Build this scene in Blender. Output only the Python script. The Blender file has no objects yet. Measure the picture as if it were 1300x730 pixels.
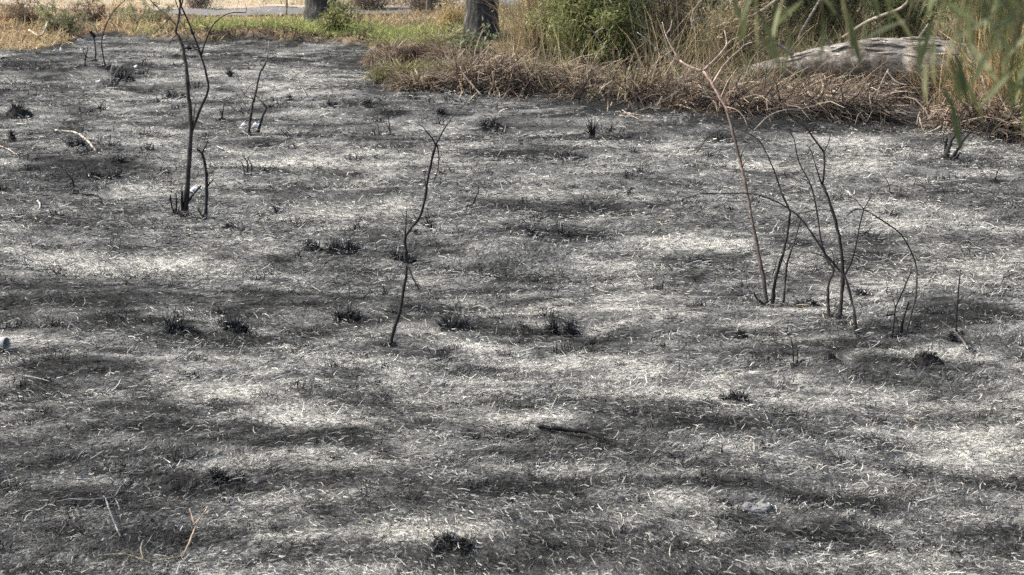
import bpy, math, random
import numpy as np
from mathutils import Vector
SC = bpy.context.scene
COL = SC.collection
R = math.radians
rng = np.random.default_rng(7)
random.seed(7)

# ------------------------------------------------------------------ camera
FPX, W0, H0, CH = 1786.0, 1300.0, 730.0, 1.70
PITCH = R(13.69)
CP, SP = math.cos(PITCH), math.sin(PITCH)
cam_d = bpy.data.cameras.new("camera")
cam_d.sensor_width = 36.0
cam_d.lens = 36.0 * FPX / W0
cam_d.clip_start = 0.05
cam_d.clip_end = 3000.0
cam_d.dof.use_dof = True
cam_d.dof.focus_distance = 6.6
cam_d.dof.aperture_fstop = 8.5
cam = bpy.data.objects.new("camera", cam_d)
cam.location = (0, 0, CH)
cam.rotation_euler = (math.pi / 2 - PITCH, 0, 0)
COL.objects.link(cam)
SC.camera = cam

# ------------------------------------------------------------------ light
SUN_EL, SUN_AZ = R(43), R(-78)          # azimuth measured from +Y towards +X: sun up on the left
world = bpy.data.worlds.new("World")
SC.world = world
world.use_nodes = True
nt = world.node_tree
nt.nodes.clear()
sky = nt.nodes.new("ShaderNodeTexSky")
sky.sky_type = 'NISHITA'
sky.sun_disc = False
sky.sun_elevation = SUN_EL
sky.sun_rotation = SUN_AZ
sky.air_density = 1.0
sky.dust_density = 4.0
sky.ozone_density = 1.0
bg = nt.nodes.new("ShaderNodeBackground")
bg.inputs[1].default_value = 0.115
wo = nt.nodes.new("ShaderNodeOutputWorld")
nt.links.new(sky.outputs[0], bg.inputs[0])
nt.links.new(bg.outputs[0], wo.inputs[0])
sd = bpy.data.lights.new("sun", 'SUN')
sd.energy = 2.9
sd.angle = R(6)
sd.color = (1.0, 0.95, 0.87)
sun = bpy.data.objects.new("sun", sd)
sv = Vector((math.sin(SUN_AZ) * math.cos(SUN_EL), math.cos(SUN_AZ) * math.cos(SUN_EL), math.sin(SUN_EL)))
sun.rotation_euler = sv.to_track_quat('Z', 'Y').to_euler()
sun.location = sv * 30
COL.objects.link(sun)
SC.view_settings.view_transform = 'Standard'
SC.view_settings.look = 'None'
SC.view_settings.gamma = 1.0
SC.view_settings.exposure = 1.25
SC.cycles.use_denoising = False
SC.cycles.max_bounces = 5
SC.cycles.diffuse_bounces = 3
SC.cycles.transmission_bounces = 3
SC.cycles.transparent_max_bounces = 4

# ------------------------------------------------------------------ noise and terrain
def vnoise(x, y, seed=0):
    x = np.asarray(x, float); y = np.asarray(y, float)
    xi = np.floor(x).astype(np.int64); yi = np.floor(y).astype(np.int64)
    fx = x - xi; fy = y - yi
    fx = fx * fx * (3 - 2 * fx); fy = fy * fy * (3 - 2 * fy)
    def h(a, b):
        n = (a * 374761393 + b * 668265263 + seed * 974711 + 12345) & 0xffffffff
        n = ((n ^ (n >> 13)) * 1274126177) & 0xffffffff
        n = ((n ^ (n >> 16)) * 2246822519) & 0xffffffff
        return ((n ^ (n >> 15)) & 0xffff) / 65535.0
    a = h(xi, yi); b = h(xi + 1, yi); c = h(xi, yi + 1); d = h(xi + 1, yi + 1)
    return (a + (b - a) * fx) * (1 - fy) + (c + (d - c) * fx) * fy
def fbm(x, y, seed=0, o=4):
    s = 0; a = 1; t = 0
    for k in range(o):
        s = s + a * vnoise(np.asarray(x) * 2 ** k, np.asarray(y) * 2 ** k, seed + k * 17); t += a; a *= .5
    return s / t
def sstep(a, b, x):
    t = np.clip((x - a) / (b - a), 0, 1)
    return t * t * (3 - 2 * t)
def ray(px, py):
    u = (np.asarray(px, float) - W0 / 2) / FPX; v = (H0 / 2 - np.asarray(py, float)) / FPX
    return u, CP + v * SP, -SP + v * CP
def flat(px, py):
    dx, dy, dz = ray(px, py)
    s = -CH / dz
    return dx * s, dy * s
EDGE = [(-700, 70), (-200, 66), (0, 64), (85, 60), (110, 46), (200, 49), (330, 54), (470, 60), (490, 84), (560, 100), (600, 112),
        (650, 119), (700, 120), (850, 133), (930, 148), (1080, 150), (1105, 138), (1180, 133), (1200, 163), (1300, 170), (1500, 178), (1900, 190)]
_ex, _ey = flat([p[0] for p in EDGE], [p[1] for p in EDGE])
_et = _ex / _ey
def edge_d(x, y):
    "metres beyond the edge of the burn (negative inside it)"
    x = np.asarray(x, float); y = np.asarray(y, float)
    yy = np.maximum(y, .3)
    e = np.interp(x / yy, _et, _ey)
    return yy - e + (fbm(x / 1.1, y / 1.3, 5, 4) - .5) * 2.2 + (fbm(x / .32, y / .45, 6, 2) - .5) * .9
def Z(x, y):
    x = np.asarray(x, float); y = np.asarray(y, float)
    z = (fbm(x / 1.9, y / 1.5, 1, 3) - .5) * .17 + (fbm(x / .75, y / .38, 2, 3) - .5) * .11
    d = edge_d(x, y)
    t = x / np.maximum(y, .3)
    right = sstep(-.10, .0, t)
    near = sstep(120, 60, y)
    z = z + right * .36 * sstep(0, 5.5, d) * near
    z = z + (1 - right) * sstep(-.32, -.2, t) * .15 * sstep(-.1, .35, d) * near
    z = z + (1 - sstep(-.275, -.235, t)) * (.10 + .5 * fbm(x * .5, y * .5, 8, 3) ** 1.5) * sstep(0, 4., d) * sstep(36, 31, y) * near
    return z * sstep(400, 100, y)
def ground(px, py):
    dx, dy, dz = ray(px, py)
    s = -CH / dz
    for _ in range(24):
        s = .5 * s + .5 * (Z(dx * s, dy * s) - CH) / dz
    return dx * s, dy * s, CH + dz * s
def gp(px, py):
    a = ground(px, py)
    return Vector((float(a[0]), float(a[1]), float(Z(a[0], a[1]))))
def at(px, py, Y):
    dx, dy, dz = ray(px, py)
    s = Y / dy
    return Vector((float(dx * s), float(Y), float(CH + dz * s)))
def mpp(p):
    "metres per photograph pixel at a point"
    return (p[1] * CP + (CH - p[2]) * SP) / FPX

# pale ash (+) and dark char (-) patches, dappled tree shade painted in too: centre, half sizes, tilt, strength
ASH_AND_SHADE = [
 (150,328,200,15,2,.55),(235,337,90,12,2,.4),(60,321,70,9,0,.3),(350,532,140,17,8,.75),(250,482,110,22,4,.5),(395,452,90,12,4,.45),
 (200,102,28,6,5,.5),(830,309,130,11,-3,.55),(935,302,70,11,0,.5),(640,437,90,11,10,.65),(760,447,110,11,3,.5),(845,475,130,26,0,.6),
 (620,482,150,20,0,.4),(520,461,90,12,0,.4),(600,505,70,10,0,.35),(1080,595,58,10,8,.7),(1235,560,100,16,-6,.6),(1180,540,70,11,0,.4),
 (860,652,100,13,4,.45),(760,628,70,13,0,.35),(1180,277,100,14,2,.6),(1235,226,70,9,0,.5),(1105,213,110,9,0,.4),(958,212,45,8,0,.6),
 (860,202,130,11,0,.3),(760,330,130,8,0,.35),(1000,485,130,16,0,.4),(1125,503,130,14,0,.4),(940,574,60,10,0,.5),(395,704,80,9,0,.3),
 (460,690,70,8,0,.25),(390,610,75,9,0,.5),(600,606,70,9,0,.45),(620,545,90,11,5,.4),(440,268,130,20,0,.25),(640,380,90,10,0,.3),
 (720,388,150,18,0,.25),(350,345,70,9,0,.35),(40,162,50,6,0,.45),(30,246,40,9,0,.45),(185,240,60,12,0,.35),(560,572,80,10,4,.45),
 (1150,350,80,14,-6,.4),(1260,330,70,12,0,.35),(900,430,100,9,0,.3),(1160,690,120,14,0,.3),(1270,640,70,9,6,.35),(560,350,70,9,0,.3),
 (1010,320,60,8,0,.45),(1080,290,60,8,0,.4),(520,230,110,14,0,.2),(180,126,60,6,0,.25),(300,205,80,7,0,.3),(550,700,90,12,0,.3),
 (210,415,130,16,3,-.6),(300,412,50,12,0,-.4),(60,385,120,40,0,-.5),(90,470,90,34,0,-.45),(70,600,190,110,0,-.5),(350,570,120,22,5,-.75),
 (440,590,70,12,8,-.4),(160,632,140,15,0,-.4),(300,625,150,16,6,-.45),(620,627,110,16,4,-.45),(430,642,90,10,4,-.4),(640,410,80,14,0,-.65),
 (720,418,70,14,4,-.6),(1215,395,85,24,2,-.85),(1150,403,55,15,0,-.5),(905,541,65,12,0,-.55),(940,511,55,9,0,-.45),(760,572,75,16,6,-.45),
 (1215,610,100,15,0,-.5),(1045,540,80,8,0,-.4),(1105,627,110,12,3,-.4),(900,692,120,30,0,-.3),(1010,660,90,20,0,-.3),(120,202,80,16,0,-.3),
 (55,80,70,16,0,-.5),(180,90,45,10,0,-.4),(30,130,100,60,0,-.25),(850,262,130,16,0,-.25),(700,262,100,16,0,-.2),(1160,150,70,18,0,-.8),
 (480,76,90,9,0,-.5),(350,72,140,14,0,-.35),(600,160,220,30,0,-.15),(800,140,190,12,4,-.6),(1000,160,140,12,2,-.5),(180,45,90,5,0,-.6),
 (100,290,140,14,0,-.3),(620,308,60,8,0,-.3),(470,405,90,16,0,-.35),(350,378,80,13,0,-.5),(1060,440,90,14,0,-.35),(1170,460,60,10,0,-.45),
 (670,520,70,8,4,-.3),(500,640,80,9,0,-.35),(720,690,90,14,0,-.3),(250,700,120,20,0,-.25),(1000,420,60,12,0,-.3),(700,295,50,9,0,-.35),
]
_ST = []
for (px, py, rx, ry, ro, a) in ASH_AND_SHADE:
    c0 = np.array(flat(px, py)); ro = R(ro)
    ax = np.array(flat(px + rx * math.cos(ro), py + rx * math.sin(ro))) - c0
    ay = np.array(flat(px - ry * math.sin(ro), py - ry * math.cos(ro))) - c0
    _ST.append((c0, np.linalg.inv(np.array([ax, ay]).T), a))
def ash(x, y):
    "0 char and painted tree shade .. 1 white ash"
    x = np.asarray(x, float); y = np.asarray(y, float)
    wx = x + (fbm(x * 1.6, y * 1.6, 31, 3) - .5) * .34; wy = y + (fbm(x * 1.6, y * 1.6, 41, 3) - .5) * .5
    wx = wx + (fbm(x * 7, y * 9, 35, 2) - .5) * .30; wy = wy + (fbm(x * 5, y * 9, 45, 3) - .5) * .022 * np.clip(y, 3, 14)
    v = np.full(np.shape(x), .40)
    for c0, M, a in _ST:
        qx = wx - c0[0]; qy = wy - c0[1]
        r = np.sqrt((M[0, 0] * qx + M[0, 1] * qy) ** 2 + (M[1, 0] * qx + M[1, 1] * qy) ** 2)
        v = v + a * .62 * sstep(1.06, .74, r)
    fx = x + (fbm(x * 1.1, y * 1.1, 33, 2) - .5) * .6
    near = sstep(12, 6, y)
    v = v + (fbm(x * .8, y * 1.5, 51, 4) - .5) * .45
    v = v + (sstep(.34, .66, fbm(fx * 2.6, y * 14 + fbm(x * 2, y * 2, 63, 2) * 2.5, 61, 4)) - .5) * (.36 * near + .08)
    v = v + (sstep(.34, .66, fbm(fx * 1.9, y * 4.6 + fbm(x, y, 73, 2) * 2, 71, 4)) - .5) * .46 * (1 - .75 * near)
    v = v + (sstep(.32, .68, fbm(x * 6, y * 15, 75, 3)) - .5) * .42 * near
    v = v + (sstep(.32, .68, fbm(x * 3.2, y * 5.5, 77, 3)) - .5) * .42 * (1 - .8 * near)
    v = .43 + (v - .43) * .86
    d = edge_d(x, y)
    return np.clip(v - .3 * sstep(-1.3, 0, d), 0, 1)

# ------------------------------------------------------------------ materials
def mat(name, build):
    m = bpy.data.materials.new(name); m.use_nodes = True
    t = m.node_tree; t.nodes.clear()
    o = t.nodes.new("ShaderNodeOutputMaterial")
    t.links.new(build(t), o.inputs[0])
    return m
def noise(t, scale, detail=4, rough=.6, vec=None):
    n = t.nodes.new("ShaderNodeTexNoise"); n.inputs['Scale'].default_value = scale
    n.inputs['Detail'].default_value = detail; n.inputs['Roughness'].default_value = rough
    if vec: t.links.new(vec, n.inputs['Vector'])
    return n
def ramp(t, src, stops):
    r = t.nodes.new("ShaderNodeValToRGB")
    e = r.color_ramp.elements
    while len(e) > 1: e.remove(e[-1])
    for i, (p, c) in enumerate(stops):
        q = e[0] if i == 0 else e.new(p)
        q.position = p; q.color = (c[0], c[1], c[2], 1) if not isinstance(c, float) else (c, c, c, 1)
    t.links.new(src, r.inputs[0])
    return r.outputs[0]
def mixc(t, a, b, fac=1.0, mode='MULTIPLY'):
    n = t.nodes.new("ShaderNodeMix"); n.data_type = 'RGBA'; n.blend_type = mode
    for s, k in ((a, 6), (b, 7)):
        if isinstance(s, tuple): n.inputs[k].default_value = s
        else: t.links.new(s, n.inputs[k])
    if isinstance(fac, float): n.inputs[0].default_value = fac
    else: t.links.new(fac, n.inputs[0])
    return n.outputs[2]
def pos(t):
    return t.nodes.new("ShaderNodeNewGeometry").outputs['Position']
def bsdf(t, colour, rough=.9, bump=None, strength=.4, dist=.01, spec=.2):
    b = t.nodes.new("ShaderNodeBsdfPrincipled")
    if isinstance(colour, tuple): b.inputs['Base Color'].default_value = colour
    else: t.links.new(colour, b.inputs['Base Color'])
    b.inputs['Roughness'].default_value = rough
    b.inputs['Specular IOR Level'].default_value = spec
    if bump:
        n = t.nodes.new("ShaderNodeBump"); n.inputs['Strength'].default_value = strength; n.inputs['Distance'].default_value = dist
        t.links.new(bump, n.inputs['Height']); t.links.new(n.outputs[0], b.inputs['Normal'])
    return b.outputs[0]
def attr(t):
    a = t.nodes.new("ShaderNodeAttribute"); a.attribute_name = "Col"
    return a.outputs['Color']
def blade_mat(name, rough, trans, spec=.2):
    def f(t):
        c = attr(t)
        c = mixc(t, c, ramp(t, noise(t, 60, 2, .5, pos(t)).outputs[0], [(.3, .72), (.7, 1.0)]))
        s = bsdf(t, c, rough, spec=spec)
        if trans <= 0: return s
        tr = t.nodes.new("ShaderNodeBsdfTranslucent"); t.links.new(c, tr.inputs[0])
        mx = t.nodes.new("ShaderNodeMixShader"); mx.inputs[0].default_value = trans
        t.links.new(s, mx.inputs[1]); t.links.new(tr.outputs[0], mx.inputs[2])
        return mx.outputs[0]
    return mat(name, f)
M_ash = blade_mat("burnt_blade", .95, 0, .05)
M_dry = blade_mat("dry_blade", .8, .28)
M_leaf = blade_mat("leaf", .55, .4, .35)
def f_wood(t):
    c = attr(t)
    n = noise(t, 45, 5, .65, pos(t))
    n2 = noise(t, 14, 5, .7, pos(t))
    c = mixc(t, c, ramp(t, n.outputs[0], [(.3, .45), (.7, 1.15)]))
    c = mixc(t, c, ramp(t, n2.outputs[0], [(.35, .55), (.55, 1.0), (.68, 2.1)]))
    return bsdf(t, c, .85, n.outputs[0], .8, .006, .15)
M_wood = mat("burnt_wood", f_wood)
def f_bark(t):
    mp = t.nodes.new("ShaderNodeMapping"); mp.inputs['Scale'].default_value = (1, 1, .22)
    t.links.new(pos(t), mp.inputs[0])
    n = noise(t, 16, 6, .65, mp.outputs[0]); n2 = noise(t, 3, 3, .5, pos(t))
    c = mixc(t, ramp(t, n.outputs[0], [(.30, (.020, .020, .020)), (.52, (.075, .073, .070)), (.70, (.17, .165, .155))]),
             ramp(t, n2.outputs[0], [(.3, .6), (.7, 1.0)]))
    return bsdf(t, c, .9, n.outputs[0], 1.0, .04, .1)
M_bark = mat("furrowed_bark", f_bark)
def f_log(t):
    tc = t.nodes.new("ShaderNodeTexCoord")
    mp = t.nodes.new("ShaderNodeMapping"); mp.inputs['Scale'].default_value = (.10, 1, 1)
    mp.inputs['Rotation'].default_value = (0, 0, R(4))
    t.links.new(tc.outputs['Object'], mp.inputs[0])
    n = noise(t, 22, 6, .7, mp.outputs[0]); n2 = noise(t, 2.5, 4, .6, tc.outputs['Object'])
    c = ramp(t, n.outputs[0], [(.3, (.06, .055, .05)), (.48, (.24, .225, .20)), (.68, (.46, .44, .41))])
    c = mixc(t, c, ramp(t, n2.outputs[0], [(.35, (.5, .48, .46)), (.6, (1., 1., 1.))]))
    return bsdf(t, c, .85, n.outputs[0], .9, .02, .15)
M_log = mat("weathered_log", f_log)
def f_ground(t):
    c = attr(t); p = pos(t)
    n = noise(t, 70, 6, .7, p); n2 = noise(t, 14, 4, .6, p)
    c = mixc(t, c, ramp(t, n.outputs[0], [(.34, .35), (.5, .9), (.66, 1.6)]))
    c = mixc(t, c, ramp(t, n2.outputs[0], [(.3, .6), (.65, 1.15)]))
    return bsdf(t, c, .97, n.outputs[0], .8, .02, .05)
M_ground = mat("ash_and_soil", f_ground)
def f_road(t):
    p = pos(t); n = noise(t, 40, 4, .6, p); n2 = noise(t, 1.2, 4, .6, p)
    c = mixc(t, ramp(t, n.outputs[0], [(.3, (.13, .13, .13)), (.7, (.24, .235, .23))]), ramp(t, n2.outputs[0], [(.3, .7), (.7, 1.)]))
    return bsdf(t, c, .95, n.outputs[0], .4, .01)
M_road = mat("grey_gravel", f_road)
def f_sand(t):
    p = pos(t); n = noise(t, 30, 4, .6, p); n2 = noise(t, .8, 4, .6, p)
    c = mixc(t, ramp(t, n.outputs[0], [(.3, (.34, .28, .21)), (.7, (.52, .45, .35))]), ramp(t, n2.outputs[0], [(.3, .7), (.7, 1.)]))
    return bsdf(t, c, .95, n.outputs[0], .4, .01)
M_sand = mat("pale_sand", f_sand)
def f_metal(t):
    n = noise(t, 60, 5, .6, pos(t))
    c = ramp(t, n.outputs[0], [(.3, (.24, .235, .22)), (.6, (.42, .41, .39)), (.75, (.50, .49, .46))])
    b = t.nodes.new("ShaderNodeBsdfPrincipled"); t.links.new(c, b.inputs['Base Color'])
    b.inputs['Metallic'].default_value = 0; b.inputs['Roughness'].default_value = .7
    return b.outputs[0]
M_metal = mat("dull_metal", f_metal)
def f_plastic(t):
    n = noise(t, 50, 4, .6, pos(t))
    return bsdf(t, ramp(t, n.outputs[0], [(.3, (.45, .45, .44)), (.6, (.82, .82, .80))]), .6, n.outputs[0], .4, .004)
M_white = mat("white_litter", f_plastic)
def f_stone(t):
    n = noise(t, 40, 5, .65, pos(t))
    return bsdf(t, ramp(t, n.outputs[0], [(.3, (.13, .13, .13)), (.65, (.32, .315, .31))]), .9, n.outputs[0], .5, .006)
M_stone = mat("pale_stone", f_stone)

# ------------------------------------------------------------------ mesh helpers
def np_mesh(name, V, F, C=None, m=None, parent=None, smooth=False, k=None):
    "V (n,3), F (m,k) index array or list of arrays with different k"
    Fs = F if isinstance(F, list) else [F]
    Fs = [np.asarray(f, np.int32) for f in Fs if len(f)]
    me = bpy.data.meshes.new(name)
    me.vertices.add(len(V)); me.vertices.foreach_set("co", np.asarray(V, np.float32).ravel())
    nl = sum(f.size for f in Fs); npol = sum(len(f) for f in Fs)
    me.loops.add(nl); me.polygons.add(npol)
    me.loops.foreach_set("vertex_index", np.concatenate([f.ravel() for f in Fs]))
    tot = np.concatenate([np.full(len(f), f.shape[1], np.int32) for f in Fs])
    me.polygons.foreach_set("loop_start", np.concatenate([[0], np.cumsum(tot)[:-1]]).astype(np.int32))
    if C is not None:
        a = me.color_attributes.new("Col", 'FLOAT_COLOR', 'POINT')
        c4 = np.ones((len(V), 4), np.float32); c4[:, :3] = C
        a.data.foreach_set("color", c4.ravel())
    me.update(calc_edges=True)
    if smooth: me.polygons.foreach_set("use_smooth", np.ones(npol, bool))
    if m: me.materials.append(m)
    o = bpy.data.objects.new(name, me); COL.objects.link(o)
    if parent: o.parent = parent
    return o
def link_obj(name, me, parent=None):
    o = bpy.data.objects.new(name, me); COL.objects.link(o)
    if parent: o.parent = parent
    return o
def tag(o, label=None, cat=None, group=None, kind=None):
    if label: o["label"] = label
    if cat: o["category"] = cat
    if group: o["group"] = group
    if kind: o["kind"] = kind
    return o
def thing(name, label, cat, loc, group=None):
    o = bpy.data.objects.new(name, None); COL.objects.link(o)
    o.location = loc; o.empty_display_size = .1
    return tag(o, label, cat, group)
def ribbons(P, az, el, L, w, S=3, daz=0., dele=0., tip=.15, roll=None, floor=False):
    "curved tapering blades: returns V, F (vectorised)"
    N = len(P)
    az = np.broadcast_to(az, N).astype(float).copy(); el = np.broadcast_to(el, N).astype(float).copy()
    L = np.broadcast_to(L, N); w = np.broadcast_to(w, N)
    daz = np.broadcast_to(daz, N); dele = np.broadcast_to(dele, N)
    roll = rng.normal(0, .7, N) if roll is None else np.broadcast_to(roll, N)
    V = np.zeros((N, S + 1, 2, 3)); p = P.copy()
    for k in range(S + 1):
        d = np.stack([np.cos(az) * np.cos(el), np.sin(az) * np.cos(el), np.sin(el)], 1)
        side = np.stack([-np.sin(az), np.cos(az), np.zeros(N)], 1)
        up = np.cross(d, side)
        wd = side * np.cos(roll)[:, None] + up * np.sin(roll)[:, None]
        f = k / S
        hw = w * .5 * (1 - (1 - tip) * f ** 1.6)
        V[:, k, 0] = p - wd * hw[:, None]; V[:, k, 1] = p + wd * hw[:, None]
        if k < S:
            p = p + d * (L / S)[:, None]
            if floor:
                zz = Z(p[:, 0], p[:, 1]) + .004
                p[:, 2] = np.maximum(p[:, 2], zz)
            az = az + daz / S; el = el + dele / S
    V = V.reshape(N * (S + 1) * 2, 3)
    b = (np.arange(N) * (S + 1) * 2)[:, None] + (np.arange(S) * 2)[None, :]
    F = np.stack([b, b + 1, b + 3, b + 2], 2).reshape(-1, 4)
    return V, F, (S + 1) * 2
def rep(c, n): return np.repeat(c, n, axis=0)
class MB:
    "collects tubes and shells into one mesh"
    def __init__(s): s.V = []; s.Q = []; s.T = []; s.C = []; s.n = 0
    def add(s, V, Q=(), T=(), C=(.05, .05, .05)):
        V = np.asarray(V, float)
        C = np.asarray(C, float)
        if C.ndim == 1: C = np.tile(C, (len(V), 1))
        if len(Q): s.Q.append(np.asarray(Q, int) + s.n)
        if len(T): s.T.append(np.asarray(T, int) + s.n)
        s.V.append(V); s.C.append(C); s.n += len(V)
    def tube(s, pts, rad, C=(.05, .05, .05), ns=6, knob=.0, cap=True, wob=0.):
        P = np.array([tuple(p) for p in pts], float); rad = np.asarray(rad, float); n = len(P)
        if wob:
            P[1:-1] += rng.normal(0, wob, (n - 2, 3))
        T = np.gradient(P, axis=0); T /= np.linalg.norm(T, axis=1)[:, None] + 1e-9
        ref = np.array([0.31, .95, .05]); V = []
        a = np.cross(T[0], ref); a /= np.linalg.norm(a)
        for i in range(n):
            a = a - T[i] * a.dot(T[i]); a /= np.linalg.norm(a) + 1e-9
            b = np.cross(T[i], a)
            th = np.arange(ns) * 2 * np.pi / ns
            rr = rad[i] * (1 + knob * rng.normal(0, 1, ns) * .5 + knob * rng.normal())
            V.append(P[i] + (np.cos(th) * rr)[:, None] * a + (np.sin(th) * rr)[:, None] * b)
        V = np.concatenate(V)
        i, j = np.meshgrid(np.arange(n - 1), np.arange(ns), indexing='ij')
        q = np.stack([i * ns + j, i * ns + (j + 1) % ns, (i + 1) * ns + (j + 1) % ns, (i + 1) * ns + j], 2).reshape(-1, 4)
        C = np.asarray(C, float)
        if C.ndim == 2: C = np.repeat(C, ns, axis=0)
        t = []
        if cap:
            V = np.concatenate([V, P[:1], P[-1:]])
            if C.ndim == 2: C = np.concatenate([C, C[:1], C[-1:]])
            for j in range(ns):
                t.append((n * ns, (j + 1) % ns, j)); t.append((n * ns + 1, (n - 1) * ns + j, (n - 1) * ns + (j + 1) % ns))
        s.add(V, q, t, C)
    def build(s, name, m, parent=None, smooth=True, origin=None):
        V = np.concatenate(s.V)
        if origin is not None: V = V - np.array(tuple(origin))
        F = []
        if s.Q: F.append(np.concatenate(s.Q))
        if s.T: F.append(np.concatenate(s.T))
        return np_mesh(name, V, F, np.concatenate(s.C), m, parent, smooth)
def crom(pts, n):
    "Catmull-Rom through points, about n samples"
    P = [np.array(tuple(p), float) for p in pts]
    if len(P) < 2: return P
    P = [2 * P[0] - P[1]] + P + [2 * P[-1] - P[-2]]
    seg = max(1, int(math.ceil(n / (len(P) - 3)))); out = []
    for i in range(1, len(P) - 2):
        for k in range(seg):
            t = k / seg; a, b, c, d = P[i - 1:i + 3]
            out.append(.5 * ((2 * b) + (c - a) * t + (2 * a - 5 * b + 4 * c - d) * t * t + (3 * b - a - 3 * c + d) * t ** 3))
    out.append(P[-2])
    return out

# ------------------------------------------------------------------ ground sheet
def axis_x():
    a = np.concatenate([np.arange(0, 6.2, .07), np.geomspace(6.27, 14, 40), np.geomspace(14.6, 900, 34)])
    return np.concatenate([-a[:0:-1], a])
def axis_y():
    return np.concatenate([[-900, -300, -100, -30, -10, -4, -1, .5, 1.2, 1.9], np.arange(2.6, 9, .05), np.geomspace(9.05, 30, 160), np.geomspace(30.6, 1500, 44)])
gx, gy = np.meshgrid(axis_x(), axis_y())
X, Y = gx.ravel(), gy.ravel()
nx, ny = gx.shape[1], gx.shape[0]
ZZ = Z(X, Y)
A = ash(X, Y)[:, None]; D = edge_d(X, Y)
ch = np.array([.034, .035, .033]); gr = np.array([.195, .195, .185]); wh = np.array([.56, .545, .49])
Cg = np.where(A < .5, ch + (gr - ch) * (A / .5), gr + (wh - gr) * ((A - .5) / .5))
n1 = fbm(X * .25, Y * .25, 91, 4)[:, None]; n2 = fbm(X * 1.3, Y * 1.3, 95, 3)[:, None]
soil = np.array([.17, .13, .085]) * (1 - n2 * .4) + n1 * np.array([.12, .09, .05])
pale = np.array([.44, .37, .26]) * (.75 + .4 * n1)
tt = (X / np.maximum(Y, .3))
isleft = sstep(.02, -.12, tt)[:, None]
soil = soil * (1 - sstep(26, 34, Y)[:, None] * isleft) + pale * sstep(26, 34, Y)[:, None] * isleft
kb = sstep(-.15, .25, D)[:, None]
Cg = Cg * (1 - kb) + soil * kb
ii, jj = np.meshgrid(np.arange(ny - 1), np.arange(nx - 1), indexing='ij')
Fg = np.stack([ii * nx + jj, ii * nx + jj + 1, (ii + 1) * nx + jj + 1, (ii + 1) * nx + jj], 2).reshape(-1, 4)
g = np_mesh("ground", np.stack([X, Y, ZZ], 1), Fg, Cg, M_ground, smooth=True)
tag(g, "burnt ash covered field running on into dry grassland", kind="structure")

def strip(name, label, line, halfw, m, lift):
    xs = np.linspace(line[0][0], line[-1][0], 120)
    yc = np.interp(xs, [p[0] for p in line], [p[1] for p in line])
    V = []
    ws = np.linspace(-1, 1, 9)
    for x, y in zip(xs, yc):
        for w in ws:
            yy = y + w * (halfw + .12 * math.sin(x * 1.7))
            V.append((x, yy, float(Z(x, yy)) + lift))
    V = np.array(V); n = 9
    i, j = np.meshgrid(np.arange(119), np.arange(8), indexing='ij')
    F = np.stack([i * n + j, i * n + j + 1, (i + 1) * n + j + 1, (i + 1) * n + j], 2).reshape(-1, 4)
    tag(np_mesh(name, V, F, None, m, smooth=True), label, kind="structure")
strip("road", "grey gravel track crossing behind the burnt field", [(-40, 64), (-16, 41), (-10, 34.6), (-7, 33.0), (0, 33.4), (12, 36)], 1.15, M_road, .05)
strip("path", "pale sandy verge along the far side of the gravel track", [(-40, 66.2), (-16, 43.2), (-10, 36.8), (-7, 35.1), (0, 35.5), (12, 38.2)], .7, M_sand, .055)

# ------------------------------------------------------------------ burnt grass on the field (too many to count)
def burnt_cover():
    Vs, Fs, Cs, off = [], [], [], 0
    for (N, p0, p1, S) in ((180000, 330, 865, 3), (165000, 30, 345, 2)):
        py = p0 + (p1 - p0) * rng.random(N) ** (.95 if S == 3 else .85)
        px = rng.uniform(-190, 1490, N)
        x, y = flat(px, py)
        x = x + rng.normal(0, .03, N); y = y + rng.normal(0, .05, N)
        k = (edge_d(x, y) < .12) & (y < 30)
        x, y = x[k], y[k]; N = len(x)
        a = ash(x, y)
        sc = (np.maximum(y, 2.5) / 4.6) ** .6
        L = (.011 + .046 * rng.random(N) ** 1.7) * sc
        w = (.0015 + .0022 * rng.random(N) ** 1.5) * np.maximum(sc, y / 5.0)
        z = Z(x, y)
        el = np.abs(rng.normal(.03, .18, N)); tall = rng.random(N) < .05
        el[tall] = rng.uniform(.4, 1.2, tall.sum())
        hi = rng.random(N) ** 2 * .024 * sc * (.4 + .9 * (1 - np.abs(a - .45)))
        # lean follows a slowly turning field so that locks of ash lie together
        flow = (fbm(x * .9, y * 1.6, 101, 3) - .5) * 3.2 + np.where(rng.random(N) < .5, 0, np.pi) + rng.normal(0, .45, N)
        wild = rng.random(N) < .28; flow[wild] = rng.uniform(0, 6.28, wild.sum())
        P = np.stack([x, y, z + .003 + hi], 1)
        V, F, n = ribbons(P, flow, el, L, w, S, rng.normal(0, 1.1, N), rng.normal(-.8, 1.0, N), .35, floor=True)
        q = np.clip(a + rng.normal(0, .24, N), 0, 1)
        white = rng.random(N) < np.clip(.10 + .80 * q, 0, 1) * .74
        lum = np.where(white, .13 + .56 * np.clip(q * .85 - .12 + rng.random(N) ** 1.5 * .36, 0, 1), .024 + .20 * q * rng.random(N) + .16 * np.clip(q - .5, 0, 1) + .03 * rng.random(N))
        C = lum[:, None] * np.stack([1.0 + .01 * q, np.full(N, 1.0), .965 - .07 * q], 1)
        fl = (rng.random(N) < .004) & (a > .35)
        C[fl] = np.array([.50, .40, .27]) * rng.uniform(.6, 1.1, (fl.sum(), 1))
        Vs.append(V); Fs.append(F + off); Cs.append(rep(C, n)); off += len(V)
    o = np_mesh("burnt_grass", np.concatenate(Vs), np.concatenate(Fs), np.concatenate(Cs), M_ash)
    tag(o, "singed black and ash white grass litter matted over the burnt field", "burnt grass", kind="stuff")
burnt_cover()
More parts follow.
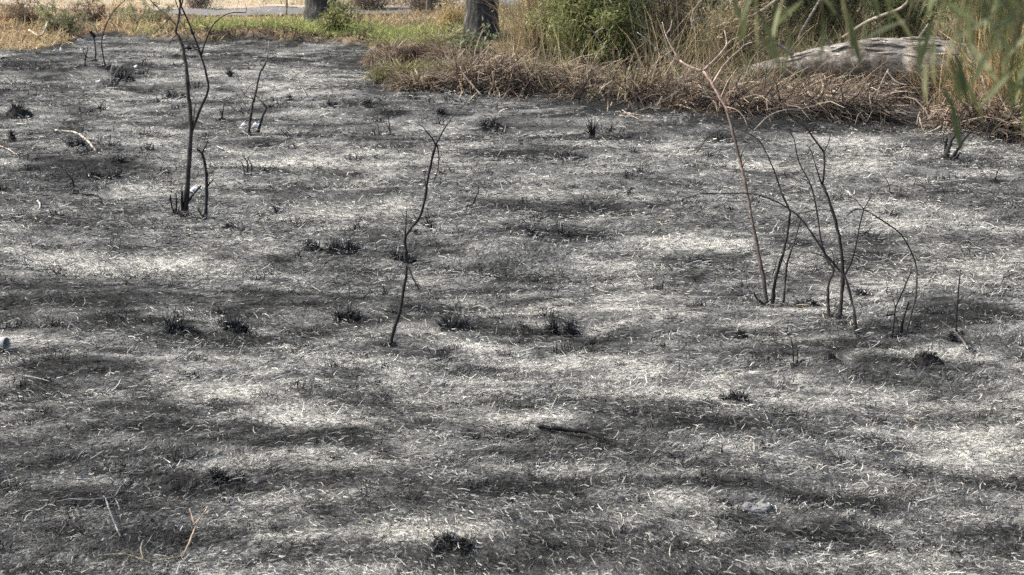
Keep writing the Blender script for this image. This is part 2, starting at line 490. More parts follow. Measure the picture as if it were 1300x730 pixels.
def stubble():
    M = 950
    py = 62 + 690 * rng.random(M) ** 1.0; px = rng.uniform(-150, 1450, M)
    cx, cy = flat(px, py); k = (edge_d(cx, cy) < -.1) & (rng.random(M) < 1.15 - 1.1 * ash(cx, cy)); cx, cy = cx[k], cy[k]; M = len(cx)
    rad = rng.uniform(.02, .07, M) * (np.maximum(cy, 4) / 6) ** .75; hh = rng.uniform(.012, .045, M) * (np.maximum(cy, 4) / 6) ** .8
    per = 34; i = np.repeat(np.arange(M), per); N = len(i)
    rr = np.abs(rng.normal(0, .6, N)); th = rng.uniform(0, 6.28, N)
    x = cx[i] + rr * np.cos(th) * rad[i] * 1.7; y = cy[i] + rr * np.sin(th) * rad[i]
    P = np.stack([x, y, Z(x, y)], 1)
    V, F, n = ribbons(P, th + rng.normal(0, 1, N), np.clip(rng.normal(.8, .5, N), .05, 1.5), hh[i] * rng.uniform(.4, 1.5, N), np.maximum(.003, cy[i] / 1786 * 1.1) * rng.uniform(.6, 1.3, N), 2, rng.normal(0, .8, N), rng.normal(-.6, .8, N), .4)
    lum = .018 + .035 * rng.random(N); w_ = rng.random(N) < .10; lum[w_] = rng.uniform(.12, .4, w_.sum())
    tag(np_mesh("burnt_stubble", V, F, rep(np.stack([lum] * 3, 1), n), M_ash), "low black stubble scattered in clumps over the burnt field", "stubble", kind="stuff")
stubble()

# ------------------------------------------------------------------ unburnt grass behind the burn
def back_grass():
    N = 105000
    py = rng.uniform(-35, 74, N); px = rng.uniform(-200, 640, N)
    x, y = flat(px, py)
    k = (edge_d(x, y) > .0) & (y < 75)
    x, y = x[k], y[k]
    road = np.abs(y - np.interp(x, [-40, -16, -10, -7, 0, 12], [65, 42, 35.5, 33.8, 34.2, 36.8])) < 1.9
    k = ~road | (rng.random(len(x)) < .16)
    x, y = x[k], y[k]; N = len(x)
    t = x / y
    d = edge_d(x, y)
    ridge = sstep(-.245, -.19, t) * sstep(9, 3.5, d) * sstep(.03, -.02, t)
    gn = fbm(x * .35, y * .3, 111, 4)
    dens = fbm(x * .9, y * .6, 113, 3)
    far = sstep(33, 37, y)
    keep = rng.random(N) < np.clip(.25 + .9 * dens + ridge - .55 * far, 0, 1)
    x, y, t, d, ridge, gn, far, dens = [q[keep] for q in (x, y, t, d, ridge, gn, far, dens)]; N = len(x)
    green = np.clip(ridge * sstep(.1, 1.0, d) * (.35 + gn * .9) + (gn > .54) * .45, 0, 1)
    isg = rng.random(N) < green
    tan = np.array([.66, .53, .31]); tan2 = np.array([.56, .38, .23]); brn = np.array([.20, .145, .105]); grn = np.array([.22, .27, .09]); grn2 = np.array([.42, .45, .17])
    cn = fbm(x * .6, y * .45, 117, 4)
    u = rng.random((N, 1)); v = rng.random((N, 1))
    u = np.clip(u + (cn[:, None] - .5) * 1.5, 0, 1)
    C = np.where(u < .55, tan * (.7 + .5 * v), np.where(u < .88, tan2 * (.7 + .5 * v), brn * (.6 + v)))
    C = np.where(isg[:, None], grn + (grn2 - grn) * v, C)
    edge = (d < .35 + .9 * cn) & (rng.random(N) < .75) & (t > -.25)
    C[edge] = brn * rng.uniform(.12, .75, (edge.sum(), 1))
    L = (.10 + .14 * rng.random(N)) * (1 - .25 * far) * (.35 + 1.3 * dens) * np.where(d < .5, .75, 1)
    w = .010 + .012 * rng.random(N) + .006 * far
    el = np.where(rng.random(N) < .5, rng.uniform(.1, .7, N), rng.uniform(.6, 1.45, N))
    P = np.stack([x, y, Z(x, y)], 1)
    V, F, n = ribbons(P, rng.uniform(0, 6.28, N), el, L, w, 3, rng.normal(0, .5, N), rng.normal(-.9, .5, N), .2, floor=True)
    tag(np_mesh("dry_grass", V, F, rep(C, n), M_dry), "unburnt tan and green grass along the far edge of the burn", "grass", kind="stuff")
back_grass()
def bank_grass():
    N = 60000
    px = rng.uniform(470, 1650, N); py = rng.uniform(-20, 178, N)
    x, y = flat(px, py)
    d = edge_d(x, y)
    k = (d > -.05) & (y < 40) & (x / y > -.13)
    x, y, d = x[k], y[k], d[k]; N = len(x)
    gn = fbm(x * .7, y * .7, 121, 3); u = rng.random((N, 1)); v = rng.random((N, 1))
    tan = np.array([.44, .36, .25]); brn = np.array([.12, .085, .065]); grn = np.array([.12, .14, .06])
    C = np.where(u < .40, tan * (.6 + .6 * v), np.where(u < .66, brn * (.5 + v), grn * (.7 + .9 * v)))
    gr_ = (gn > .58) & (rng.random(N) < .6)
    C[gr_] = grn * rng.uniform(.8, 1.8, (gr_.sum(), 1))
    sg = (d < .25 + 1.2 * fbm(x * 1.2, y * 1.2, 127, 3)) & (rng.random(N) < .62)
    C[sg] = np.array([.035, .03, .028]) * rng.uniform(.6, 2.2, (sg.sum(), 1))
    L = (.08 + .30 * rng.random(N) ** 1.5) * (.4 + 1.1 * gn); w = .007 + .008 * rng.random(N)
    P = np.stack([x, y, Z(x, y)], 1)
    V, F, n = ribbons(P, rng.uniform(0, 6.28, N), rng.uniform(.05, 1.2, N), L, w, 3, rng.normal(0, .7, N), rng.normal(-1.0, .6, N), .2, floor=True)
    tag(np_mesh("bank_grass", V, F, rep(C, n), M_dry), "matted brown straw and weeds covering the bank on the right", "grass", kind="stuff")
bank_grass()
def fringe():
    N = 15000
    px = rng.uniform(-150, 1600, N); py = rng.uniform(40, 190, N)
    x, y = flat(px, py); d = edge_d(x, y)
    k = (d > -.9) & (d < .35) & (rng.random(N) < np.exp(-np.maximum(-d, 0) * 2.2)); x, y = x[k], y[k]; N = len(x)
    right = sstep(-.12, .0, x / y)
    V, F, n = ribbons(np.stack([x, y, Z(x, y)], 1), rng.uniform(0, 6.28, N), rng.uniform(.2, 1.4, N), (.05 + .16 * rng.random(N) ** 2) * (.5 + .7 * right), .007 + .008 * rng.random(N), 3, rng.normal(0, .6, N), rng.normal(-.7, .7, N), .3, floor=True)
    c = np.array([.03, .028, .027]) * rng.uniform(.5, 1.8, (N, 1)); t_ = rng.random(N) < .14; c[t_] = np.array([.40, .33, .25]) * rng.uniform(.6, 1.2, (t_.sum(), 1))
    tag(np_mesh("charred_stubble", V, F, rep(c, n), M_ash), "black stubble and half burnt straws along the edge of the burn", "stubble", kind="stuff")
fringe()

# ------------------------------------------------------------------ things
CHAR = (.028, .027, .027); CHAR2 = (.045, .042, .040); PALE = (.50, .42, .35); STRAW = (.52, .42, .29)
FEET = []
def stroke_pts(pts, Y, dy0, dy1):
    n = len(pts)
    return [at(p[0], p[1], Y + dy0 + (dy1 - dy0) * i / max(1, n - 1)) for i, p in enumerate(pts)]
def sapling(name, label, cat, strokes, group=None, ypx=None, m=M_wood, sink=.03):
    """strokes: (part, [(px,py)..], width0 px, width1 px, depth drift m, colour0, colour1); the first starts at the base on the ground"""
    b = strokes[0][1][0] if ypx is None else ypx
    base = gp(*b); FEET.append((base.x, base.y, strokes[0][2] * mpp(base)))
    root = thing(name, label, cat, base, group)
    Yb = base.y; placed = []
    for (part, pts, w0, w1, drift, c0, c1) in strokes:
        dy0 = 0.
        if placed:
            q = min(placed, key=lambda s: (s[0] - pts[0][0]) ** 2 + (s[1] - pts[0][1]) ** 2)
            if (q[0] - pts[0][0]) ** 2 + (q[1] - pts[0][1]) ** 2 < 200: dy0 = q[2]
            else: dy0 = gp(*pts[0]).y - Yb if pts[0][1] > b[1] - 25 else 0.
        n = len(pts)
        for i, p in enumerate(pts):
            dyi = dy0 + drift * i / (n - 1)
            placed.append((p[0], p[1], dyi))
            if i < n - 1:
                for k in (1, 2, 3):
                    f = k / 4; placed.append((p[0] + (pts[i + 1][0] - p[0]) * f, p[1] + (pts[i + 1][1] - p[1]) * f, dyi + drift * f / (n - 1)))
        P = stroke_pts(pts, Yb, dy0, dy0 + drift)
        if pts[0][1] > b[1] - 12: P[0] = P[0] - Vector((0, 0, sink))
        length = sum((P[i + 1] - P[i]).length for i in range(len(P) - 1))
        ns = max(6, min(26, int(length / .035)))
        S = crom(P, ns); n = len(S)
        f = np.linspace(0, 1, n)
        s = mpp(base) * .5
        rad = (w0 + (w1 - w0) * f ** .9) * s * .9
        if pts[0][1] > b[1] - 12: rad = rad * (1 + .45 * np.exp(-f * length / .05))
        C = np.array(c0)[None, :] * (1 - f[:, None]) + np.array(c1)[None, :] * f[:, None]
        C = C * rng.uniform(.75, 1.25, (n, 1))
        mb = MB(); mb.tube(S, rad, C, 7 if w0 > 3 else 5, .10, wob=w0 * s * .10)
        mb.build(part, m, root, True, base)
    # short broken spurs along the stems
    s = mpp(base)
    for (part, pts, w0, w1, drift, c0, c1) in strokes[:6]:
        if w0 < 2.2: continue
        P = crom(stroke_pts(pts, Yb, 0, drift), 12)
        for q in range(rng.integers(1, 4)):
            i = rng.integers(2, len(P)); a0 = np.array(tuple(P[i])); l = rng.uniform(3, 13) * s
            if a0[2] < base.z + .05: continue
            dr = rng.normal(0, 1, 3) + np.array([0, 0, .8]); dr /= np.linalg.norm(dr)
            mid = a0 + dr * l * .55; e = mid + (dr + rng.normal(0, .35, 3)) * l * .5
            mb = MB(); mb.tube([a0, mid, e], np.array([.55, .4, .2]) * s, np.array(c1) * rng.uniform(.6, 1.1), 4); mb.build("spur", m, root, True, base)
    return root
K, K2 = CHAR, CHAR2
sapling("burnt_sapling", "tall two stemmed scorched sapling standing on the left of the field", "sapling", [
 ("trunk", [(234,274),(238,230),(242,164),(240,123),(236,82),(230,53),(223,41)], 7.8, 3.8, .1, (.05,.047,.045), (.09,.075,.062)),
 ("stem", [(243,168),(252,144),(264,115),(262,95),(255,70),(246,45),(238,25),(228,2),(222,-30)], 4.0, 2.0, -.2, K2, (.07,.06,.055)),
 ("branch", [(223,41),(227,20),(229,0),(226,-40)], 3.8, 2.0, .1, (.10,.085,.07), (.10,.085,.07)),
 ("branch", [(230,53),(238,52),(250,64),(255,71)], 2.6, 2.0, -.1, K2, K2),
 ("branch", [(255,70),(262,49),(271,31),(284,20),(296,16),(312,16)], 2.8, 1.1, .25, K2, (.07,.06,.05)),
 ("branch", [(223,31),(210,18),(196,6),(183,-10)], 2.6, 1.2, .2, (.07,.06,.05), (.07,.06,.05)),
 ("twig", [(216,22),(206,33),(195,43)], 1.8, .8, .1, (.07,.06,.05), (.07,.06,.05)),
 ("twig", [(231,20),(224,5),(219,-18)], 2.0, 1.0, -.1, (.09,.08,.07), (.09,.08,.07)),
 ("twig", [(229,10),(234,-6),(240,-30)], 2.4, 1.2, .1, (.08,.07,.06), (.08,.07,.06)),
 ("twig", [(224,44),(217,52),(214,60)], 1.6, .8, .05, K2, K2),
 ("twig", [(245,162),(247,140),(249,128)], 1.5, .8, .05, K2, K2),
 ("stub", [(232,272),(231,258),(231,243)], 4.0, 3.0, -.02, K, K),
 ("stub", [(239,256),(246,246),(255,236)], 3.6, 2.0, -.05, K, K),
])
sapling("burnt_shoot", "slim forked black shoot just right of the tall two stemmed sapling", "sapling", [
 ("stem", [(260,278),(262,247),(262,222),(259,203),(256,193)], 4.6, 3.6, .03, K2, K),
 ("branch", [(256,194),(261,186),(264,178)], 2.6, 1.6, .02, K, K),
 ("branch", [(256,194),(253,192),(250,188)], 3.0, 1.4, .0, K, K),
 ("branch", [(262,238),(266,233),(271,228)], 2.8, 1.6, .0, K, K),
 ("branch", [(259,277),(255,272),(251,265)], 2.2, 1.4, -.03, K2, K2)])
sapling("charred_stubs", "pair of short curved black stubs left of the tall sapling's foot", "burnt stems", [
 ("stub", [(224,273),(218,262),(216,247)], 3.0, 1.8, .02, K, K), ("stub", [(222,273),(224,262),(223,245)], 3.2, 1.8, .02, K, K),
 ("twig", [(221,272),(226,268),(228,261)], 1.8, 1.0, -.03, K2, K2)])
sapling("burnt_sapling", "crooked black sapling alone in the middle of the field", "sapling", [
 ("trunk", [(493,438),(501,415),(507,397),(512,370),(515,352),(517,330),(514,306),(519,294),(529,281),(536,268),(540,250),(542,234),(546,212),(550,195),(553,184)], 5.0, 3.0, .1, K2, K),
 ("branch", [(553,184),(565,162),(581,141),(594,129)], 2.6, 1.2, .12, K, (.12,.11,.10)),
 ("branch", [(553,184),(549,176),(543,169),(538,162),(531,157)], 2.4, 1.2, -.06, K, K),
 ("branch", [(554,183),(557,194),(556,214),(550,232)], 2.2, 1.2, .05, K, K),
 ("branch", [(514,308),(515,290),(516,267)], 2.4, 1.2, -.04, K, K),
 ("branch", [(516,334),(521,345),(526,356),(532,367)], 2.8, 2.2, -.15, K, K),
 ("twig", [(541,240),(539,225),(540,212)], 1.4, .8, .05, K, K),
 ("knot", [(516,318),(515,326),(517,334)], 6.5, 5.5, .0, K, K)])
PK = (.40,.30,.25); RD = (.17,.105,.08)
sapling("leaning_sapling", "leaning reddish sapling with pale pink forked top on the right", "sapling", [
 ("trunk", [(975,388),(969,352),(962,319),(955,281),(949,247),(940,205),(931,171),(922,138),(914,125),(902,102),(892,90)], 5.4, 3.7, .5, (.06,.05,.045), (.36,.27,.22)),
 ("branch", [(892,90),(876,85),(863,77)], 4.2, 3.2, .1, PK, PK),
 ("branch", [(863,77),(853,60),(845,44),(841,28)], 2.8, 1.2, .1, PK, PALE),
 ("branch", [(863,77),(851,73),(839,68),(828,55),(809,41)], 2.8, 1.2, -.1, PK, PALE),
 ("branch", [(892,90),(909,74),(922,57),(920,39)], 3.2, 1.2, .1, PK, PALE),
 ("branch", [(905,106),(918,85),(929,72),(944,58),(943,42)], 3.2, 1.2, -.2, PK, PALE),
 ("twig", [(944,58),(950,55),(957,53)], 1.4, .8, 0., PALE, PALE), ("twig", [(922,57),(930,50),(940,46)], 1.4, .8, .1, PALE, PALE),
 ("twig", [(845,44),(851,36),(853,25)], 1.3, .8, .1, PALE, PALE), ("twig", [(851,73),(845,62),(842,58)], 1.3, .8, 0., PALE, PALE),
 ("twig", [(914,128),(902,124),(892,122)], 2.2, 1.2, -.1, PK, PALE),
 ("twig", [(920,134),(921,124),(926,116),(940,117)], 1.6, .8, -.1, PK, PK),
 ("twig", [(923,136),(934,139),(944,148),(949,162)], 1.8, .9, -.1, PK, PK),
 ("twig", [(932,170),(917,165),(899,174),(884,195)], 2.0, 1.0, .1, (.06,.05,.05), (.06,.05,.05)),
 ("twig", [(940,205),(943,192),(951,177)], 1.7, .8, -.05, (.08,.06,.05), (.08,.06,.05)),
 ("twig", [(942,212),(948,204),(959,202)], 1.7, .8, -.1, (.08,.06,.05), (.08,.06,.05)),
 ("twig", [(976,385),(960,378),(957,370)], 2.4, 1.4, -.05, K, K)])
sapling("burnt_sapling", "thin dark bent stem rising beside the reddish sapling's foot", "sapling", [
 ("stem", [(981,386),(983,360),(993,326),(1000,295),(1004,266)], 5.0, 3.2, .1, K2, K),
 ("branch", [(1003,268),(993,247),(987,229),(979,208),(965,180),(947,168),(934,163)], 3.0, 1.3, .15, K, K),
 ("branch", [(986,352),(990,332),(997,318),(1008,312),(1013,306)], 2.4, 1.2, -.1, K, K),
 ("twig", [(981,350),(985,335),(988,322)], 1.6, .8, .1, K, K)])
sapling("burnt_shoot", "fine dark shoot between the reddish sapling and the main dark cluster", "sapling", [
 ("stem", [(994,388),(998,343),(1003,322),(1008,309),(1013,292),(1017,278)], 3.2, 1.6, .1, K2, K2),
 ("twig", [(1008,309),(1018,312),(1026,309)], 1.4, .8, .0, K, K), ("twig", [(1000,338),(994,330),(992,318)], 1.4, .8, .05, K, K)])
sapling("burnt_sapling", "upright black sapling in the right hand cluster with forked top", "sapling", [
 ("trunk", [(1065,405),(1068,380),(1070,350),(1067,309),(1058,271),(1050,247),(1044,234)], 6.2, 3.6, .15, K2, K),
 ("branch", [(1044,234),(1047,211),(1046,193)], 3.4, 2.8, .05, K, K),
 ("branch", [(1046,193),(1023,162),(1002,141),(987,128),(975,120)], 2.8, 1.2, .15, K, (.07,.06,.055)),
 ("branch", [(1046,193),(1052,181),(1055,168)], 2.0, 1.0, .0, K, K),
 ("branch", [(1043,234),(1037,215),(1030,193),(1024,183)], 2.2, 1.0, -.1, K, K),
 ("branch", [(1071,352),(1079,337),(1085,319),(1092,285),(1097,266),(1106,250)], 3.0, 1.2, -.15, K, K),
 ("twig", [(1097,266),(1090,258),(1086,252)], 1.4, .8, 0., K, K),
 ("twig", [(1071,330),(1090,337),(1110,347)], 1.5, .8, -.1, K2, K2), ("twig", [(1046,200),(1052,196),(1056,190)], 1.3, .8, 0., K, K)])
sapling("burnt_sapling", "slim black stem left of the upright one in the right cluster", "sapling", [
 ("stem", [(1053,402),(1051,367),(1058,343),(1048,326),(1041,298),(1036,261),(1029,235),(1014,205),(1008,177),(996,159)], 4.4, 1.4, .35, K2, K),
 ("branch", [(1049,328),(1037,322),(1022,320),(1012,328)], 1.8, .9, .1, K, K), ("twig", [(1029,235),(1022,228),(1016,226)], 1.3, .8, 0., K, K),
 ("twig", [(1058,345),(1059,330),(1056,318)], 2.0, 1.0, 0., K, K)])
sapling("arching_stem", "long black stem arching far to the left from the right cluster", "sapling", [
 ("stem", [(1089,424),(1085,400),(1082,387),(1075,357),(1068,346),(1048,322),(1027,292),(1015,276),(1000,264),(972,250),(945,245),(915,246),(887,246),(868,253)], 4.6, 1.2, .3, K2, K),
 ("twig", [(1010,272),(1025,269),(1040,266),(1060,268)], 1.6, .9, -.1, K, K), ("twig", [(900,246),(890,240),(880,242)], 1.2, .8, .1, K, K)])
sapling("arching_stem", "thin hoop shaped stem bowing over at the right of the cluster", "sapling", [
 ("stem", [(1149,423),(1155,404),(1161,384),(1164,357),(1161,329),(1144,298),(1120,280),(1099,267),(1085,266),(1075,274)], 3.2, 1.4, .15, (.07,.065,.06), K),
 ("twig", [(1145,299),(1152,303),(1150,310)], 1.3, .8, .0, K, K)])
sapling("burnt_shoot", "short black shoots in front of the hoop shaped stem", "sapling", [
 ("stem", [(1132,428),(1135,408),(1137,391),(1147,368),(1157,345)], 3.4, 1.6, .05, K, K),
 ("stem", [(1142,430),(1147,405),(1154,384)], 3.8, 2.0, .03, K, K),
 ("branch", [(1136,398),(1130,400),(1125,400)], 3.0, 2.4, -.05, K, K), ("branch", [(1137,391),(1134,380),(1133,376)], 1.8, 1.0, .0, K, K),
 ("twig", [(1141,428),(1140,412),(1137,403)], 2.0, 1.2, .0, K, K)])
sapling("burnt_shoot", "single straight black shoot rising from the blackest patch", "sapling", [
 ("stem", [(1215,424),(1214,408),(1217,367),(1220,341)], 3.2, 1.4, .05, K, K), ("twig", [(1216,385),(1222,378),(1225,372)], 1.2, .8, 0., K, K)])
sapling("fallen_stick", "charred curved stick leaning out of the blackest patch", "stick", [
 ("stick", [(1231,445),(1222,432),(1211,420),(1198,410),(1185,401)], 3.6, 1.6, .25, (.20,.19,.18), K)], sink=.005)
sapling("burnt_shoot", "tiny forked black shoot below the reddish sapling", "sapling", [
 ("stem", [(1008,464),(1007,447),(1004,428)], 2.4, 1.2, .03, K, K), ("stem", [(1011,464),(1013,455),(1012,444)], 2.2, 1.2, .0, K, K),
 ("twig", [(1014,464),(1017,459),(1022,457)], 3.4, 2.0, .0, K, K)])
sapling("burnt_sapling", "thin grey sapling with white litter caught round its foot", "sapling", [
 ("trunk", [(314,171),(319,141),(324,119),(330,94),(336,82),(339,75)], 4.2, 2.4, .2, K2, (.13,.11,.09)),
 ("branch", [(339,75),(341,62),(341,52)], 1.8, .9, .1, (.16,.14,.12), (.3,.27,.22)),
 ("stem", [(325,174),(332,151),(338,136),(329,127)], 4.2, 1.6, .05, K, (.08,.07,.06)),
 ("twig", [(326,112),(333,110),(334,104)], 1.6, .8, .05, (.1,.09,.08), (.1,.09,.08)), ("twig", [(322,126),(312,122),(306,114)], 1.5, .8, -.1, (.1,.09,.08), (.1,.09,.08)),
 ("twig", [(325,116),(314,108),(308,100)], 1.2, .7, .1, (.18,.14,.11), (.2,.16,.12)),
 ("twig", [(327,104),(316,110),(309,124)], 1.2, .7, .0, (.18,.14,.11), (.2,.16,.12))])
sapling("burnt_sapling", "thin curved dark sapling near the far left edge", "sapling", [
 ("stem", [(135,91),(131,72),(129,55),(132,38),(140,20),(150,8),(158,0),(170,-18)], 2.6, 1.1, .3, K2, (.10,.09,.08)),
 ("twig", [(141,27),(146,33),(150,38)], 1.1, .6, .1, K2, K2)])
sapling("dead_stick", "pale upright stick with one side branch on the upper left", "stick", [
 ("stem", [(141,109),(141,96),(142,84)], 2.8, 1.8, .05, (.32,.29,.24), (.40,.36,.30)), ("branch", [(143,98),(148,90),(157,80)], 1.8, .9, .1, (.36,.32,.27), (.4,.36,.3))])
sapling("charred_stub", "thin black stub with a knobbed head near the far left edge", "burnt stem", [
 ("stem", [(121,78),(121,62),(119,45)], 2.0, 1.6, .05, K, K), ("knob", [(121,47),(117,43),(115,40)], 5.5, 4.0, .0, K, K)])
sapling("charred_stub", "faint broken black stem left of the knobbed stub", "burnt stem", [
 ("stem", [(107,85),(109,72),(112,58)], 2.2, 1.2, .05, K, K), ("twig", [(109,72),(106,66),(107,60)], 1.4, .8, 0., K, K)])
sapling("charred_stump", "thick black forked stump at the foot of the right bank", "stump", [
 ("stump", [(1200,202),(1203,190),(1209,178),(1214,164)], 8.5, 4.0, .1, K, K), ("stump", [(1203,202),(1200,188),(1203,176)], 5.0, 2.6, .1, K, K),
 ("branch", [(1206,201),(1216,190),(1222,180),(1232,168)], 5.5, 2.2, -.1, K, K), ("branch", [(1206,202),(1214,200),(1219,194)], 5.0, 3.0, -.1, K, K),
 ("twig", [(1212,172),(1219,165),(1221,158)], 2.4, 1.2, 0., K, K), ("twig", [(1203,185),(1197,176),(1199,166)], 2.2, 1.2, .05, K, K)])
sapling("burnt_shoot", "fan of three curved thin shoots right of the tall left sapling", "sapling", [
 ("stem", [(311,222),(308,208),(301,203)], 1.8, 1.0, .05, K2, K2), ("stem", [(314,222),(314,208),(309,198)], 2.2, 1.2, .05, K2, K2),
 ("stem", [(318,223),(319,210),(314,200)], 2.2, 1.2, .0, K2, K2), ("stem", [(316,223),(320,217),(321,212)], 1.6, .9, -.05, K2, K2)])
sapling("burnt_shoot", "lone short crooked shoot right of the middle sapling", "sapling", [
 ("stem", [(597,263),(603,252),(607,244),(608,234)], 2.4, 1.3, .05, K, K), ("twig", [(612,266),(618,259),(624,254)], 1.4, .8, 0., K2, K2)])
sapling("burnt_shoot", "thin upright shoot in the upper middle of the field", "sapling", [
 ("stem", [(496,172),(494,157),(491,139)], 2.0, 1.1, .05, K2, K2), ("twig", [(495,163),(491,158),(491,153)], 1.2, .8, 0., K2, K2)])
sapling("burnt_shoot", "small dark shoots beyond the tall left sapling's fork", "sapling", [
 ("stem", [(280,152),(283,141),(285,131)], 2.0, 1.1, .05, K, K), ("stem", [(283,152),(281,144),(278,138)], 1.8, 1.0, 0., K, K)])
sapling("burnt_shoot", "faint bowed shoot standing on the right below the stump", "sapling", [
 ("stem", [(1131,247),(1129,236),(1124,226),(1120,222)], 1.6, .9, .05, K2, K2)])
sapling("burnt_shoot", "slanting dark shoot near the right edge of the field", "sapling", [
 ("stem", [(1262,231),(1265,222),(1269,213)], 2.0, 1.1, .05, K, K)])
sapling("burnt_shoot", "low leaning black shoot left of the tall sapling", "sapling", [
 ("stem", [(95,246),(93,232),(87,222),(81,214)], 2.6, 1.4, .05, K, K)])

def collars():
    F_ = np.array(FEET); i = np.repeat(np.arange(len(F_)), 60); N = len(i)
    rr = F_[i, 2] * (.5 + 2.4 * rng.random(N)); th = rng.uniform(0, 6.28, N)
    x = F_[i, 0] + rr * np.cos(th); y = F_[i, 1] + rr * np.sin(th)
    V, F, n = ribbons(np.stack([x, y, Z(x, y) + .004], 1), rng.uniform(0, 6.28, N), rng.uniform(-.1, .9, N), np.clip(F_[i, 2] * 2.2, .02, .07) * rng.uniform(.4, 1.3, N), F_[i, 1] / 1786 * 1.1 * rng.uniform(.6, 1.3, N), 2, rng.normal(0, .8, N), rng.normal(-.6, .6, N), .4)
    lum = .02 + .04 * rng.random(N); w_ = rng.random(N) < .15; lum[w_] = rng.uniform(.15, .4, w_.sum())
    tag(np_mesh("charred_litter", V, F, rep(np.stack([lum] * 3, 1), n), M_ash), "black flakes and stubble lying round the feet of the burnt saplings", "litter", kind="stuff")
collars()
def lying(name, label, cat, strokes, lift=.012):
    base = gp(*strokes[0][1][0]); root = thing(name, label, cat, base)
    for (part, pts, w0, w1, hs, c0, c1) in strokes:
        P = []
        for i, p in enumerate(pts):
            q = gp(*p); q.z += lift + (hs[i] if hs else 0); P.append(q)
        S = crom(P, 14); n = len(S); f = np.linspace(0, 1, n); s = mpp(base) * .5
        C = np.array(c0)[None, :] * (1 - f[:, None]) + np.array(c1)[None, :] * f[:, None]
        mb = MB(); mb.tube(S, (w0 + (w1 - w0) * f) * s, C * rng.uniform(.8, 1.2, (n, 1)), 6, .1, wob=w0 * s * .2)
        mb.build(part, M_wood, root, True, base)
    return root
lying("fallen_stick", "bare pale bent stick lying on the ash at upper left", "stick", [("stick", [(122,194),(110,185),(95,177),(70,168)], 3.2, 2.0, [0,.04,.05,.01], (.50,.45,.38), (.42,.37,.31))])
lying("fallen_stick", "thick charred stick sunk in ash near the bottom middle", "stick", [("stick", [(683,545),(710,551),(745,557),(775,566),(802,575)], 6.5, 4.0, [-.004,.004,.006,.003,-.01], (.018,.017,.017), (.018,.017,.017))], lift=.016)
lying("fallen_branch", "yellowish forked twig lying at the bottom left", "branch", [
 ("stick", [(125,710),(160,713),(190,717),(233,716)], 2.2, 3.0, [0,.01,.0,.01], (.26,.25,.17), (.31,.28,.17)),
 ("branch", [(233,716),(243,702),(252,689),(266,671)], 3.2, 1.5, [.01,.03,.05,.06], (.36,.29,.19), (.42,.32,.24)),
 ("twig", [(249,692),(246,686),(243,679)], 2.4, 1.4, [.05,.06,.07], (.42,.3,.22), (.42,.3,.22)),
 ("twig", [(182,716),(180,708),(183,703)], 2.0, 1.2, [.0,.02,.03], (.4,.36,.26), (.4,.36,.26))])
lying("fallen_branch", "ash grey crooked twig lying above the yellowish forked one", "branch", [
 ("stick", [(153,686),(146,672),(139,655),(135,642),(132,638)], 2.4, 2.0, [0,.01,.01,.01,.01], (.20,.20,.20), (.22,.22,.22)),
 ("branch", [(135,641),(110,643),(90,642),(72,641)], 2.4, 1.4, [.01,.01,.01,0], (.20,.20,.20), (.20,.20,.20)),
 ("branch", [(136,641),(147,638),(155,629),(166,622)], 2.4, 1.4, [.01,.01,.02,.02], (.20,.20,.20), (.20,.20,.20)),
 ("twig", [(147,638),(151,646),(152,652)], 1.8, 1.2, None, (.42,.42,.41), (.42,.42,.41))])
lying("fallen_branch", "pale forked straw scraps lying at the left edge", "branch", [
 ("stick", [(0,187),(12,192),(21,198)], 1.8, 1.4, None, (.5,.44,.36), (.5,.40,.33)), ("twig", [(19,200),(27,196),(31,194)], 1.5, 1.0, None, (.5,.4,.33), (.5,.4,.33)), ("twig", [(21,197),(26,199),(36,198)], 1.4, 1.0, None, (.5,.4,.33), (.5,.4,.33))])
lying("fallen_stick", "black stick lying beside the low leaning shoot", "stick", [("stick", [(95,247),(108,249),(122,250),(127,254)], 3.0, 2.0, None, K, K)])
lying("fallen_stick", "small white curl of ash wood on the left", "stick", [("stick", [(48,257),(51,262),(50,268)], 2.6, 1.6, None, (.6,.58,.54), (.6,.58,.54))])
lying("fallen_reed", "short pale reed lying above the middle sapling's tip, left one", "reed", [("stalk", [(583,127),(590,117),(599,112)], 2.2, 1.4, [0,.02,.03], STRAW, STRAW)])
lying("fallen_reed", "short pale reed lying above the middle sapling's tip, right one", "reed", [("stalk", [(592,134),(600,126),(608,117)], 3.0, 1.6, [0,.01,.02], STRAW, STRAW)])
lying("fallen_stick", "thin bowed pale stick beyond the litter wrapped sapling", "stick", [("stick", [(331,103),(344,99),(358,99),(372,102)], 1.3, 1.0, [0,.03,.03,0], (.42,.4,.36), (.42,.4,.36))])
lying("fallen_stick", "short pale straight stick right of the thin grey sapling", "stick", [("stick", [(381,108),(386,117),(389,122)], 1.5, 1.0, None, (.42,.4,.36), (.42,.4,.36))])
lying("fallen_stick", "thin pale stick lying in front of the fan of shoots", "stick", [("stick", [(280,189),(289,194),(295,197)], 1.5, 1.0, None, (.45,.44,.41), (.45,.44,.41))])
lying("fallen_stick", "pale stick end lying in the grass at lower left", "stick", [("stick", [(27,480),(45,483),(64,488)], 2.2, 1.6, None, (.5,.49,.46), (.5,.49,.46))])
lying("fallen_reed", "scrap of pale straw lying alone below the bank", "reed", [
 ("stalk", [(783,143),(800,147),(826,150)], 1.6, 1.2, [0,.01,0], (.45,.36,.29), (.45,.36,.29)), ("stalk", [(786,148),(800,151),(815,151)], 1.6, 1.0, [0,.01,0], (.4,.32,.26), (.4,.32,.26)),
 ("stalk", [(790,141),(806,152),(822,155)], 1.4, 1.0, [0,.01,0], (.4,.33,.27), (.4,.33,.27))])

